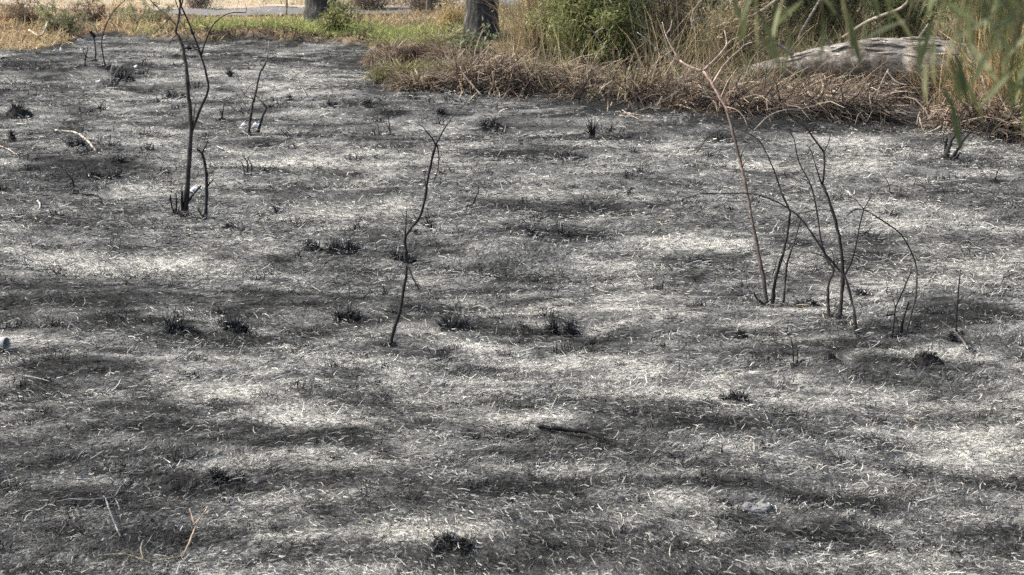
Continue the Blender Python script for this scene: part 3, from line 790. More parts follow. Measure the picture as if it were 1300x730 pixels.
# black tufts, one thing each
GT = "charred grass tufts on the burnt field"
def tuft(label, px, py, wpx, hpx, n=None, white=.10, upright=.0):
    base = gp(px, py); s = mpp(base); clod = "clod" in label
    n = int((n or (50 + wpx * 7)) * (.7 if clod else 1.))
    rad = wpx * s * .55; h = hpx * s * (1. if not clod else .95)
    nc = 1 if upright or wpx < 12 else int(3 + wpx / 9)
    cx = rng.uniform(-1, 1, nc) * rad * (0 if nc == 1 else .8); cy = rng.uniform(-1, 1, nc) * rad * (0 if nc == 1 else .45)
    cr = rad * (.75 if nc == 1 else .38) * rng.uniform(.6, 1.4, nc); chh = h * rng.uniform(.35, 1.1, nc); chh[rng.integers(0, nc)] = h
    if clod: cx *= .5; cy *= .5; cr *= 1.3; chh = np.maximum(chh, .7 * h)
    k = rng.integers(0, nc, n); rr = np.abs(rng.normal(0, .6, n)); th = rng.uniform(0, 6.28, n)
    x = cx[k] + rr * cr[k] * np.cos(th); y = cy[k] + rr * cr[k] * np.sin(th)
    z = Z(x + base.x, y + base.y) - base.z
    mh = .62 if clod else .28
    P = np.stack([x, y, z + mh * chh[k] * np.exp(-rr ** 2 * 1.5)], 1)
    el = np.clip(rng.normal(.9 if not upright else 1.25, .45, n), .05, 1.5)
    L = chh[k] * rng.uniform(.4, 1.25, n) * (.55 if clod else 1.)
    V, F, q = ribbons(P, th + rng.normal(0, 1.1, n), el, L, np.maximum(.0032, s * rng.uniform(.5, 1.2, n)), 3, rng.normal(0, .8, n), rng.normal(-.7 if not upright else -.2, .8, n), .4)
    lum = .018 + .03 * rng.random(n); wv = rng.random(n) < white * (.5 if clod else 1.6); lum[wv] = rng.uniform(.12, .4, wv.sum())
    root = thing("charred_tuft", label, "burnt tuft", base, GT)
    mb = MB(); ns, nr = 14, 5                        # uneven mound of char the blades stand in
    for c in range(nc):
        mv = [(cx[c], cy[c], float(Z(base.x + cx[c], base.y + cy[c])) - base.z + chh[c] * mh)]; wob = rng.uniform(.7, 1.3, ns)
        for a in range(1, nr + 1):
            for b in range(ns):
                ra = cr[c] * 1.25 * a / nr * wob[b] * (1 + rng.normal(0, .06)); t = b * 6.283 / ns
                xx, yy = cx[c] + ra * math.cos(t), cy[c] + ra * math.sin(t)
                mv.append((xx, yy, float(Z(base.x + xx, base.y + yy)) - base.z + chh[c] * mh * (1 - (a / nr) ** 2) * rng.uniform(.6, 1.3) - (.02 if a == nr else 0)))
        T = [(0, 1 + b, 1 + (b + 1) % ns) for b in range(ns)]
        Q = [(1 + (a - 1) * ns + b, 1 + a * ns + b, 1 + a * ns + (b + 1) % ns, 1 + (a - 1) * ns + (b + 1) % ns) for a in range(1, nr) for b in range(ns)]
        mb.add(mv, Q, T, (.022, .022, .022))
    mb.build("mound", M_ash, root, True)
    o = np_mesh("blades", V, F, rep(np.stack([lum] * 3, 1), q), M_ash, root); o["kind"] = "stuff"
for a in [
 ("upright black tuft standing alone below the green bush", 752,175,9,22,60,.0,1),
 ("low black tuft left of the middle sapling's foot", 442,406,30,18),("ragged black tuft right of the middle sapling's foot", 580,415,40,18),
 ("wide black tuft in a dark hollow right of centre", 716,424,36,22),("small black tuft right of the middle sapling's trunk", 541,289,18,11),
 ("small black tuft touching the crook of the middle sapling", 528,297,9,5),("black tuft ringing the middle sapling's lower trunk", 513,330,26,14),
 ("dark tuft right of the slim forked shoot", 336,280,16,12),("squat black clod below the slim forked shoot", 291,289,16,8),
 ("tiny black tuft below the far green ridge, right one of two", 467,136,7,9),("small dark tuft below the far green ridge, left one of two", 422,135,12,10),
 ("spread black tuft above the lone crooked shoot", 622,162,26,12),("long bushy dark tuft between the left and middle saplings", 438,318,40,14),
 ("small dark tuft at the left end of the long bushy one", 400,315,22,12),("black clod left of the tiny forked shoot", 941,428,20,11),
 ("small black clod between tiny forked shoot and upright sapling", 1053,456,16,9),("large black clod on pale ash at lower right", 1178,460,40,17),
 ("black clod at the foot of the leaning charred stick", 1209,432,14,10),("black clod right of the hoop shaped stem's foot", 1165,418,14,9),
 ("big black clod by the left edge of the field", 22,150,40,21),("thin upright black tuft under the big left clod", 15,180,10,18,50,.0,1),
 ("dark tuft in the blackened strip at upper left", 155,206,22,9),("dark tuft below the bare pale stick", 95,186,22,10),
 ("flat dark tuft in the black strip left of the tall sapling", 135,226,36,11),("dark tuft in the upper right of the field's middle", 726,201,34,9),
 ("small dark tuft left of the wide field centre", 672,296,18,10),("small black tuft just right of its left neighbour in mid field", 717,300,16,9),
 ("domed dark tuft at the bottom middle of the field", 572,694,40,15),("pointed dark tuft above the dark patch right of bottom middle", 934,508,34,14),
 ("black tuft of strands in the dark strip at left", 228,420,40,22),("black tuft at the right end of the left dark strip", 296,420,36,18),
 ("dark tuft along the lower left dark band", 285,608,40,16),("small pointed black tuft far behind the tall left sapling", 292,97,7,9),
 ("small black tuft under the thin bowed pale stick", 368,128,6,8),("black tuft below the pale reeds in upper middle", 560,146,10,8),
 ("dark hump in the back of the field behind the two stemmed sapling", 242,64,24,8),("dark tuft behind the pale upright stick", 160,104,34,14),
 ("dark tuft right of the tall sapling's crook", 222,124,22,9),("tiny dark clod in the pale area at left", 245,480,16,9),
 ("dark tuft low in the right cluster behind the black stems", 1022,388,30,10),("small dark tuft right of the upright black sapling", 1093,374,20,9),
 ("dark tuft under the white litter sapling", 332,187,16,7),
]: tuft(*a)

# small pale bits of litter and stone
def lump(name, label, cat, px, py, wpx, hpx, m, flatn=.5, seed=1, jag=.2):
    base = gp(px, py); s = mpp(base); r_ = np.random.default_rng(seed)
    V, Q, T = [], [], []; ns, nr = 14, 7
    V.append((0, 0, -1))
    for a in range(1, nr):
        ph = -math.pi / 2 + math.pi * a / nr
        for b in range(ns):
            t = b * 2 * math.pi / ns; k = 1 + r_.normal(0, jag)
            V.append((math.cos(ph) * math.cos(t) * k, math.cos(ph) * math.sin(t) * k, math.sin(ph) * (1 + r_.normal(0, jag))))
    V.append((0, 0, 1)); n = len(V)
    for b in range(ns):
        c = (b + 1) % ns
        T.append((0, 1 + c, 1 + b)); T.append((n - 1, 1 + (nr - 2) * ns + b, 1 + (nr - 2) * ns + c))
        for a in range(nr - 2): Q.append((1 + a * ns + b, 1 + a * ns + c, 1 + (a + 1) * ns + c, 1 + (a + 1) * ns + b))
    V = np.array(V) * np.array([wpx * s * .5, wpx * s * .5 * flatn, hpx * s * .5]); V[:, 2] += hpx * s * (.12 if m is M_white else .02); V[:, 2] += .18 * hpx * s * np.sin(V[:, 0] / (wpx * s) * 9 + seed)
    mb = MB(); mb.add(V, Q, T); o = mb.build(name, m, None, True); o.location = base
    return tag(o, label, cat)
lump("plastic_litter", "crumpled white litter caught at the thin grey sapling's foot, left piece", "litter", 311, 162, 12, 8, M_white, .6, 3, .25)
lump("plastic_litter", "crumpled white litter at the thin grey sapling's foot, right piece", "litter", 327, 162, 12, 9, M_white, .6, 4, .25)
lump("plastic_litter", "small white scrap left of the pale upright stick", "litter", 125, 105, 8, 5, M_white, .6, 5, .2)
lump("plastic_litter", "faint white scrap right of the pale upright stick", "litter", 173, 86, 6, 5, M_white, .6, 6, .2)
lump("plastic_litter", "white scrap lying behind the tall sapling's foot", "litter", 246, 243, 20, 8, M_white, .6, 7, .2)
lump("plastic_litter", "long white flake near the far left edge of the burn", "litter", 102, 52, 14, 4, M_white, .6, 8, .2)
lump("plastic_litter", "white scrap at the edge of the tan grass", "litter", 78, 65, 5, 6, M_white, .6, 9, .2)
lump("stone", "long pale flat stone at lower right of the field", "stone", 956, 645, 52, 11, M_stone, .5, 10, .10)
lump("stone", "small pale stone in the ash near the centre", "stone", 557, 488, 20, 9, M_stone, .7, 11, .10)

# metal pipe poking in at the left edge
def pipe():
    e = gp(9, 446); r = 8.6 * mpp(e); L = .5
    root = thing("metal_pipe", "dull grey open pipe end poking in at the left edge", "pipe", e + Vector((0, 0, r + .004)))
    ax = Vector((-1, .18, .02)).normalized(); o = Vector((0, 0, 0))
    def ring(rr, d, n=28):
        a = ax.cross(Vector((0, 0, 1))).normalized(); b = ax.cross(a)
        return [tuple(o + ax * d + a * (rr * math.cos(t)) + b * (rr * math.sin(t))) for t in np.arange(n) * 2 * math.pi / n]
    prof = [(r * .84, L), (r * .84, .002), (r * .87, 0), (r * .97, 0), (r, .003), (r, .02), (r * .97, .024), (r * .97, L)]
    n = 28; V = []; [V.extend(ring(a, b)) for a, b in prof]
    Q = [(k * n + j, k * n + (j + 1) % n, (k + 1) * n + (j + 1) % n, (k + 1) * n + j) for k in range(len(prof) - 1) for j in range(n)]
    mb = MB(); mb.add(V, Q); mb.build("tube", M_metal, root, True)
    V = ring(r * .83, .12, n) + [tuple(ax * .12)]
    mb = MB(); mb.add(V, [], [(j, (j + 1) % n, n) for j in range(n)], (.02, .02, .02)); mb.build("bore_disc", M_ash, root, False)  # near-black disc closing the bore a little way in
pipe()

# ------------------------------------------------------------------ trees at the back
def leaf_mesh_cloud(P, L, w, pal, droop=.3):
    N = len(P)
    V, F, k = ribbons(P, rng.uniform(0, 6.28, N), rng.normal(-droop, .6, N), L * rng.uniform(.6, 1.3, N), w * rng.uniform(.7, 1.3, N), 2, rng.normal(0, .4, N), rng.normal(-.4, .3, N), .1)
    pal = np.array(pal); a = pal[rng.integers(0, len(pal), N)] * rng.uniform(.75, 1.25, (N, 1))
    return V, F, rep(a, k)
def big_tree(label, pxl, pxr, Yt, lean, kind, seed):
    global rng
    keep = rng; rng = np.random.default_rng(seed)
    base = at((pxl + pxr) / 2, 25, Yt); base.z = float(Z(base.x, base.y)); s = mpp(base); r = (pxr - pxl) * s * .5
    root = thing(kind, label, "tree", base)
    H = 4.2
    pts = [Vector((lean * t * H + .06 * math.sin(t * 5 + seed), 0, t * H - .1)) for t in np.linspace(0, 1, 10)]
    rad = [r * (1.45 - .45 * min(1, t * 5)) * (1 - .35 * t) for t in np.linspace(0, 1, 10)]
    mb = MB(); S = crom(pts, 40); mb.tube(S, np.interp(np.linspace(0, 1, len(S)), np.linspace(0, 1, 10), rad), (.1, .1, .1), 18, .035); mb.build("trunk", M_bark, root, True)
    top = pts[-1]; C = []
    for k in range(7):
        a = k * 6.283 / 7 + rng.uniform(-.3, .3); l = rng.uniform(2.0, 3.4)
        e = top + Vector((math.cos(a) * l, math.sin(a) * l, rng.uniform(1.2, 3.2))); st = pts[rng.integers(6, 10)]
        S = crom([st, st.lerp(e, .45) + Vector((0, 0, .5)), e], 10)
        mb = MB(); mb.tube(S, np.linspace(r * .4, r * .07, len(S)), (.1, .1, .1), 8, .06); mb.build("limb", M_bark, root, True)
        for q in range(9): C.append(np.array(tuple(st.lerp(e, rng.uniform(.5, 1.15)))) + rng.normal(0, .55, 3))
    P = np.concatenate([c + rng.normal(0, .42, (130, 3)) * np.array([1, 1, .7]) for c in C])
    V, F, Cc = leaf_mesh_cloud(P, .16, .045, [(.055, .085, .03), (.08, .11, .045), (.04, .065, .025), (.11, .13, .06)])
    o = np_mesh("crown", V, F, Cc, M_leaf, root); o["kind"] = "stuff"
    rng = keep
    return root, base, r
big_tree("dark thick tree trunk rising from the green ridge at back left", 389, 426, 29.0, -.03, "broadleaf_tree", 21)
big_tree("leaning dark tree trunk behind the brown weeds at back centre", 592, 629, 21.5, .10, "broadleaf_tree", 22)
def thin_tree(label, px, py, w, lean, Y=None):
    b = gp(px, py); s = mpp(b); root = thing("slender_tree", label, "tree", b)
    pts = [Vector((lean * t * 3 + .05 * math.sin(7 * t + px), 0, 3.4 * t - .05)) for t in np.linspace(0, 1, 8)]
    mb = MB(); S = crom(pts, 18); mb.tube(S, np.linspace(w * s * .5, w * s * .2, len(S)), (.3, .26, .2), 8, .07); mb.build("trunk", M_wood, root)
    C = []
    for k in range(6):
        a = rng.uniform(0, 6.28); st = pts[rng.integers(3, 8)]; e = st + Vector((math.cos(a), math.sin(a), 1.1)) * rng.uniform(.5, 1.)
        mb = MB(); mb.tube(crom([st, st.lerp(e, .5), e], 6), np.linspace(w * s * .18, w * s * .05, 7), (.25, .21, .16), 5); mb.build("branch", M_wood, root)
        C += [np.array(tuple(e)) + rng.normal(0, .25, 3) for _ in range(4)]
    P = np.concatenate([c + rng.normal(0, .28, (60, 3)) for c in C])
    V, F, Cc = leaf_mesh_cloud(P, .12, .035, [(.09, .11, .05), (.13, .13, .07)])
    o = np_mesh("crown", V, F, Cc, M_leaf, root); o["kind"] = "stuff"
thin_tree("thin pale trunk standing left of the leaning tree", 545, 20, 5, .02)
thin_tree("thin pale trunk close to the left of the dark thick tree", 364, 22, 3, -.02)

# ------------------------------------------------------------------ shrubs and thickets
def bush(name, label, px, py, wpx, hpx, pal, n=6000, L=.07, w=.014, twigs=26, dense=1., stems=(.20, .17, .13), group=None, Yoff=0, dry=False, seed=0, droop=.3, flatdepth=.8, topfade=.6):
    global rng
    keep = rng; rng = np.random.default_rng(1000 + seed)
    b = gp(px, py); b.y += Yoff; b.z = float(Z(b.x, b.y)); s = mpp(b)
    root = thing(name, label, "shrub", b, group)
    Wd, Hh = wpx * s * .5, hpx * s
    ends = []
    mb = MB()
    for k in range(twigs):
        a = rng.uniform(0, 6.28); q = rng.random() ** .6
        e = np.array([math.cos(a) * Wd * q, math.sin(a) * Wd * flatdepth * q, Hh * rng.uniform(.25, 1.0) * (1 - .45 * q * q)])
        st = np.array([math.cos(a) * Wd * .2 * q, math.sin(a) * Wd * .2 * q, -.03])
        mid = st * .45 + e * .55 + rng.normal(0, .10 * Wd, 3) + np.array([0, 0, .12 * Hh])
        S = crom([st, st * .75 + mid * .25, mid, e], 9)
        mb.tube(S, np.linspace(.012, .004, len(S)) * (.7 + .7 * rng.random()) * max(1, Hh / 1.4), np.array(stems) * rng.uniform(.7, 1.4), 5)
        ends.append(S)
        for _ in range(3):
            p0 = S[rng.integers(3, len(S))]; e2 = p0 + rng.normal(0, .16, 3) * np.array([1, 1, .9]) * max(1, Wd) + np.array([0, 0, .12])
            mb.tube([p0, (p0 + e2) / 2 + rng.normal(0, .03, 3), e2], [.005, .004, .003], np.array(stems) * rng.uniform(.8, 1.6), 4); ends.append([p0, (p0 + e2) / 2, e2, e2])
    o = mb.build("twigs", M_wood, root)
    if n:
        idx = rng.integers(0, len(ends), n)
        P = np.array([ends[i][min(len(ends[i]) - 1, int(len(ends[i]) * (.35 + .65 * rng.random())))] for i in idx])
        P = P + rng.normal(0, .09 * max(.6, Wd), (n, 3)) * dense
        P[:, 2] = np.maximum(P[:, 2], .02)
        V, F, Cc = leaf_mesh_cloud(P, L, w, pal, droop)
        o = np_mesh("foliage", V, F, Cc, M_dry if dry else M_leaf, root); o["kind"] = "stuff"
    rng = keep
    return root
GRN = [(.20, .245, .09), (.26, .29, .11), (.13, .17, .06), (.34, .35, .15), (.36, .35, .18)]
DGR = [(.16, .20, .08), (.22, .25, .10), (.10, .14, .055), (.29, .30, .15)]
TAN = [(.52, .43, .26), (.40, .31, .19), (.58, .49, .32), (.24, .185, .12), (.33, .32, .16)]
MAU = [(.24, .20, .17), (.30, .25, .20), (.16, .13, .11), (.36, .31, .24)]
GB = "green shrubs growing on the bank"
bush("green_shrub", "feathery green shrub in the middle of the bank", 765, 96, 150, 190, GRN, 26000, .085, .015, 46, seed=1, Yoff=.6, group=GB)
bush("green_shrub", "small dark green shrub low beside the leaning sapling's top", 800, 92, 60, 45, DGR, 3600, .06, .013, 16, seed=2, Yoff=.4, group=GB)
bush("green_shrub", "yellowish green shrub behind the leaning sapling's pale fork", 905, 88, 120, 190, GRN, 8000, .08, .012, 34, seed=3, Yoff=2.0, group=GB)
bush("green_shrub", "dark green shrub behind the pale fallen log's left end", 1000, 70, 170, 200, DGR, 12000, .08, .013, 36, seed=4, Yoff=2.2, group=GB)
bush("green_shrub", "shadowy shrub behind the middle of the fallen log", 1110, 66, 170, 200, DGR, 12000, .08, .014, 36, seed=5, Yoff=2.6, group=GB)
bush("green_shrub", "dark green shrub behind the fallen log's right end", 1215, 75, 150, 200, DGR, 10000, .08, .014, 34, seed=6, Yoff=2.4, group=GB)
bush("green_shrub", "loose green shrub at the right edge of the bank", 1310, 110, 160, 230, GRN, 9000, .09, .014, 34, seed=7, Yoff=1.6, group=GB)
bush("green_shrub", "dull green shrub at the back between tan thicket and green shrub", 720, 60, 150, 150, GRN, 8000, .08, .013, 30, seed=8, Yoff=3.5, group=GB)
GD = "dry thickets on the bank"
bush("dry_thicket", "tan twiggy thicket right of the leaning tree", 694, 88, 86, 140, TAN, 6000, .09, .009, 40, stems=(.30, .22, .14), dry=True, seed=11, Yoff=1.0, droop=-.3, group=GD)
bush("dry_thicket", "bleached tan thicket behind the tan twiggy one", 728, 60, 130, 150, TAN, 6000, .10, .009, 40, stems=(.36, .28, .18), dry=True, seed=12, Yoff=3.0, droop=-.3, group=GD)
bush("dry_thicket", "brown twiggy thicket behind the leaning sapling's pale fork", 865, 94, 130, 170, TAN, 5000, .08, .009, 60, stems=(.26, .19, .13), dry=True, seed=13, Yoff=1.2, droop=-.3, group=GD)
bush("dry_thicket", "brown dead brush left of the fallen log", 950, 105, 100, 90, TAN, 3500, .08, .009, 44, stems=(.20, .15, .11), dry=True, seed=14, Yoff=.8, droop=-.3, group=GD)
bush("dry_thicket", "grey mauve brush between the two dark trees, left part", 470, 14, 110, 60, MAU, 3500, .12, .016, 36, stems=(.26, .21, .18), dry=True, seed=15, group=GD)
bush("dry_thicket", "grey mauve brush between the two dark trees, right part", 535, 16, 100, 60, MAU, 3500, .12, .016, 36, stems=(.26, .21, .18), dry=True, seed=16, group=GD)
bush("dry_thicket", "hazy grey twiggy shrub standing beyond the gravel track", 255, 16, 46, 40, MAU, 1500, .12, .014, 30, stems=(.24, .20, .17), dry=True, seed=17, group=GD)
bush("dry_thicket", "yellow dry shrub just left of the leaning tree's foot", 574, 38, 30, 26, [(.50, .40, .20), (.42, .32, .16)], 1600, .10, .012, 18, stems=(.4, .32, .2), dry=True, seed=18, droop=-.4, group=GD)
bush("green_shrub", "grey green ivy shrub clinging to the leaning tree's foot", 598, 60, 24, 24, [(.20, .23, .13), (.27, .29, .18), (.14, .165, .09)], 900, .09, .03, 16, seed=19, Yoff=-.7, group=GB)
bush("green_shrub", "yellow green creeper hanging beside the dark thick tree", 433, 38, 22, 42, [(.26, .27, .11), (.34, .33, .15), (.17, .19, .08)], 1800, .10, .025, 14, seed=20, Yoff=-.6, group=GB)

# low grassy mounds at the corner of the burn
GM = "weedy mounds at the corner of the burn"
def mound(label, px, py, wpx, hpx, pal, n=1100, L=.26, seed=0):
    global rng
    keep = rng; rng = np.random.default_rng(3000 + seed)
    b = gp(px, py); s = mpp(b); rx = wpx * s * .5; h = hpx * s
    root = thing("grass_mound", label, "grass clump", b, GM)
    r = np.sqrt(rng.random(n)); th = rng.uniform(0, 6.28, n)
    x, y = r * rx * np.cos(th), r * rx * .7 * np.sin(th)
    z = Z(b.x + x, b.y + y) - b.z + h * .55 * (1 - r ** 2)
    V, F, k = ribbons(np.stack([x, y, z], 1), th + rng.normal(0, .6, n), rng.uniform(.1, 1.2, n), L * rng.uniform(.5, 1.2, n), .008 + .006 * rng.random(n), 3, rng.normal(0, .6, n), rng.normal(-1.2, .5, n), .2)
    pal = np.array(pal); c = pal[rng.integers(0, len(pal), n)] * rng.uniform(.7, 1.3, (n, 1))
    o = np_mesh("blades", V, F, rep(c, k), M_dry, root); o["kind"] = "stuff"
    ns, nr = 16, 5; mv = [(0, 0, h * .55)]
    for a in range(1, nr + 1):
        for q in range(ns):
            t = q * 6.283 / ns; xx, yy = rx * a / nr * math.cos(t), rx * .7 * a / nr * math.sin(t)
            mv.append((xx, yy, float(Z(b.x + xx, b.y + yy)) - b.z + h * .53 * (1 - (a / nr) ** 2) - (.03 if a == nr else 0)))
    T = [(0, 1 + q, 1 + (q + 1) % ns) for q in range(ns)]
    Q = [(1 + (a - 1) * ns + q, 1 + a * ns + q, 1 + a * ns + (q + 1) % ns, 1 + (a - 1) * ns + (q + 1) % ns) for a in range(1, nr) for q in range(ns)]
    mb = MB(); mb.add(mv, Q, T, (.06, .045, .035)); mb.build("core", M_ash, root)
    rng = keep
BR = [(.17, .12, .085), (.30, .23, .16), (.44, .36, .27), (.07, .055, .045), (.50, .42, .32)]; GG = [(.20, .21, .08), (.27, .27, .11), (.30, .25, .15), (.10, .10, .05), (.40, .34, .23)]
for i, a in enumerate([
 ("green brown weed mound at the left tip of the weeds", 512, 100, 70, 18, GG), ("straw coloured mound reaching lowest into the burn", 532, 116, 60, 22, BR),
 ("black cored brown mound between the weed mounds", 536, 86, 44, 18, [(.05,.035,.03),(.09,.06,.045),(.16,.11,.08)]), ("brown reed mound at the end of the green ridge", 500, 80, 60, 20, BR),
 ("mossy green mound in front of the leaning tree", 568, 100, 56, 18, GG), ("dark dry mound right of the mossy green one", 590, 104, 44, 16, BR),
 ("straw mound below the leaning tree", 580, 82, 80, 26, BR), ("brown straw mound left of the tan thicket", 625, 104, 70, 34, BR), ("dull green mound at the tan thicket's foot", 650, 100, 70, 22, GG),
 ("upright brown reed clump at the left tip of the bank", 490, 86, 36, 20, BR), ("weedy mound at the end of the ridge below the yellow shrub", 555, 62, 90, 16, GG)]): mound(*a, seed=i)

# slumped dead reeds: heaps of straw with single stalks that can be picked out
GH = "heaps of slumped dead reeds along the bank"
stalk_meshes = []
def make_stalk(seed):
    r_ = np.random.default_rng(seed); mb = MB()
    b = r_.uniform(-.25, .05)
    pts = [Vector((t, .02 * math.sin(5 * t + seed), b * t * t + .0)) for t in np.linspace(0, 1, 6)]
    c = np.array([(.58, .49, .37), (.48, .37, .26), (.64, .56, .44), (.40, .28, .19)][seed % 4])
    mb.tube(pts, np.linspace(.012, .005, 6), c, 5)
    o = mb.build("stalk", M_dry); me = o.data; bpy.data.objects.remove(o); return me
for q in range(8): stalk_meshes.append(make_stalk(q))
def heap(label, px, py, wpx, hpx, n=1600, stalks=14, seed=0, az=-.5, ds=.5, tone=1., Ls=(.35, .75)):
    global rng
    keep = rng; rng = np.random.default_rng(5000 + seed)
    b = gp(px, py); s = mpp(b); rx = wpx * s * .5; h = hpx * s
    root = thing("reed_heap", label, "reeds", b, GH)
    def surf(x, dpt): return h * (.25 + .75 * sstep(-.25, .7, dpt)) * (1 - .35 * (x / rx) ** 2) * (.35 + 1.1 * fbm((x + b.x) * 2.6, dpt * 1.5, 131, 2))
    x = rng.uniform(-rx, rx, n); dp = rng.uniform(-.25, .8, n)
    z = Z(b.x + x, b.y + dp) - b.z + surf(x, dp) * rng.uniform(.1, 1.0, n)
    # stalks fall forwards and down towards the field
    a = -math.pi / 2 + az * .6 + rng.normal(0, ds + .25, n)
    V, F, k = ribbons(np.stack([x, dp, z], 1), a, rng.normal(.15, .45, n), rng.uniform(.12, .7, n), .006 + .008 * rng.random(n), 3, rng.normal(0, .4, n), rng.normal(-.9, .5, n), .35)
    V[:, 2] = np.maximum(V[:, 2], Z(b.x + V[:, 0], b.y + V[:, 1]) - b.z + .004)
    pal = np.array([(.50, .42, .32), (.37, .28, .21), (.13, .10, .08), (.62, .54, .43), (.05, .042, .038), (.28, .20, .145), (.17, .13, .10)]) * tone
    c = pal[rng.integers(0, len(pal), n)] * rng.uniform(.7, 1.25, (n, 1))
    bk = rng.random(n) < .7 * sstep(.3, -.2, dp); c[bk] = np.array([.035, .032, .03]) * rng.uniform(.6, 1.6, (bk.sum(), 1))
    o = np_mesh("straw", V, F, rep(c, k), M_dry, root); o["kind"] = "stuff"
    for q in range(stalks):
        xx = rng.uniform(-rx, rx) * .9; dd = rng.uniform(-.1, .6)
        o = link_obj("stalk", stalk_meshes[rng.integers(0, 8)], root)
        zz = float(Z(b.x + xx, b.y + dd)) - b.z + float(surf(xx, dd)) * rng.uniform(.95, 1.3) + .02
        o.location = (xx, dd, zz)
        L = rng.uniform(*Ls); o.scale = (L, 1 + .4 * rng.random(), 1.)
        azq = -math.pi / 2 + az + rng.normal(0, ds)
        o.rotation_euler = (0, math.asin(min(.9, max(-.3, (zz * rng.uniform(.5, 1.0)) / L * .8))), azq)
    rng = keep
for i, a in enumerate([
 ("brown reed heap below the tan thicket", 655, 116, 70, 26), ("pale reed heap slumping right below the green shrub", 700, 118, 90, 24),
 ("reddish reed heap under the green shrub's right side", 770, 124, 90, 26), ("matted reed heap left of the leaning sapling", 830, 128, 80, 26),
 ("dark reed heap behind the leaning sapling's bend", 890, 138, 80, 30), ("reed heap right of the leaning sapling's bend", 950, 146, 80, 34),
 ("large rusty reed heap in front of the fallen log's left half", 1015, 148, 100, 44), ("large pale reed heap in front of the fallen log's middle", 1075, 146, 90, 46),
 ("reed heap behind the black bay below the log", 1140, 124, 90, 30), ("low rusty reed heap right of the black stump", 1225, 166, 70, 28),
 ("bristling reed heap at the right edge of the field", 1285, 168, 80, 40), ("straw heap at the left end of the bank", 606, 110, 60, 20)]):
    a = a[:4] + (a[4] * .85,)
    heap(*a, seed=i, az=.55 if i < 6 else (.5 if i < 8 else .7), n=1700, stalks=24, tone=.8 if i in (2, 4, 8) else 1.)
GR = "standing dry reed stands"
def reeds(label, px, py, wpx, hpx, n, pal, seed, Yoff=0, w=.012, leafy=True, el0=1.3):
    global rng
    keep = rng; rng = np.random.default_rng(7000 + seed)
    b = gp(px, py); b.y += Yoff; b.z = float(Z(b.x, b.y)); s = mpp(b); rx = wpx * s * .5; h = hpx * s
    root = thing("reed_stand", label, "reeds", b, GR)
    x = rng.uniform(-rx, rx, n); y = rng.uniform(-.4, .5, n); z = Z(b.x + x, b.y + y) - b.z
    el = np.clip(rng.normal(el0, .18, n), .3, 1.7)
    V, F, k = ribbons(np.stack([x, y, z], 1), rng.uniform(0, 6.28, n), el, h * rng.uniform(.5, 1.25, n), w * rng.uniform(.5, 1.2, n), 4, rng.normal(0, .3, n), rng.normal(-.5, .4, n), .2)
    pal = np.array(pal); c = pal[rng.integers(0, len(pal), n)] * rng.uniform(.7, 1.25, (n, 1))
    o = np_mesh("stalks", V, F, rep(c, k), M_dry, root); o["kind"] = "stuff"
    rng = keep
OR = [(.50, .33, .15), (.42, .27, .13), (.34, .24, .14), (.52, .42, .26), (.15, .16, .06)]
reeds("orange tan reeds standing at the right edge", 1270, 160, 60, 150, 260, OR, 1, .3, .014)
reeds("green and straw reeds at the far right edge", 1305, 165, 60, 130, 260, [(.20, .22, .07), (.28, .28, .10), (.45, .36, .2), (.13, .15, .05)], 2, .0, .016)
reeds("tan grass wisps above the tan thicket", 684, 84, 60, 110, 420, TAN, 3, .9, .009)
reeds("thin tan stems in front of the feathery green shrub", 725, 104, 70, 90, 50, TAN, 4, .2, .008, el0=1.15)
reeds("brown wisps in front of the brown thicket", 880, 112, 110, 110, 240, TAN, 5, .7, .008, el0=1.1)
reeds("dull wisps over the fallen log", 1060, 66, 200, 70, 500, [(.24, .20, .10), (.16, .15, .07), (.3, .24, .14)], 6, 1.6, .009, el0=1.0)
reeds("straw and green grass in front of the fallen log", 1070, 108, 240, 66, 1300, [(.40, .34, .22), (.20, .21, .09), (.28, .22, .14), (.12, .12, .06)], 11, .5, .010, el0=.9)
reeds("bright green blades at the foot of the feathery green shrub", 706, 104, 40, 34, 40, [(.30, .36, .12), (.24, .30, .10), (.45, .44, .25)], 12, .0, .016, el0=1.0)
reeds("upright golden wisps at the brown thicket's foot", 840, 128, 120, 60, 220, TAN, 13, .25, .010, el0=1.0)
reeds("upright golden wisps under the feathery green shrub", 745, 118, 110, 44, 200, TAN, 14, .25, .010, el0=1.0)
reeds("upright golden wisps left of the large rusty reed heap", 945, 140, 90, 56, 200, TAN, 15, .3, .010, el0=1.0)
reeds("dry wisps left of the orange tan reeds", 1225, 140, 60, 80, 200, OR, 7, .6, .010, el0=1.0)
reeds("short upright pale and black reeds at the left tip of the bank", 505, 86, 70, 24, 130, [(.46, .38, .28), (.30, .22, .16), (.05, .045, .04), (.52, .44, .34)], 9, .1, .012, el0=1.35)
reeds("arching pale reeds right of the weed mounds", 600, 98, 80, 40, 220, [(.50, .42, .32), (.36, .27, .19), (.56, .5, .4)], 10, .3, .011, el0=1.0)
reeds("sparse tan wisps in front of the leaning tree", 655, 78, 40, 50, 90, TAN, 8, .4, .009, el0=1.1)

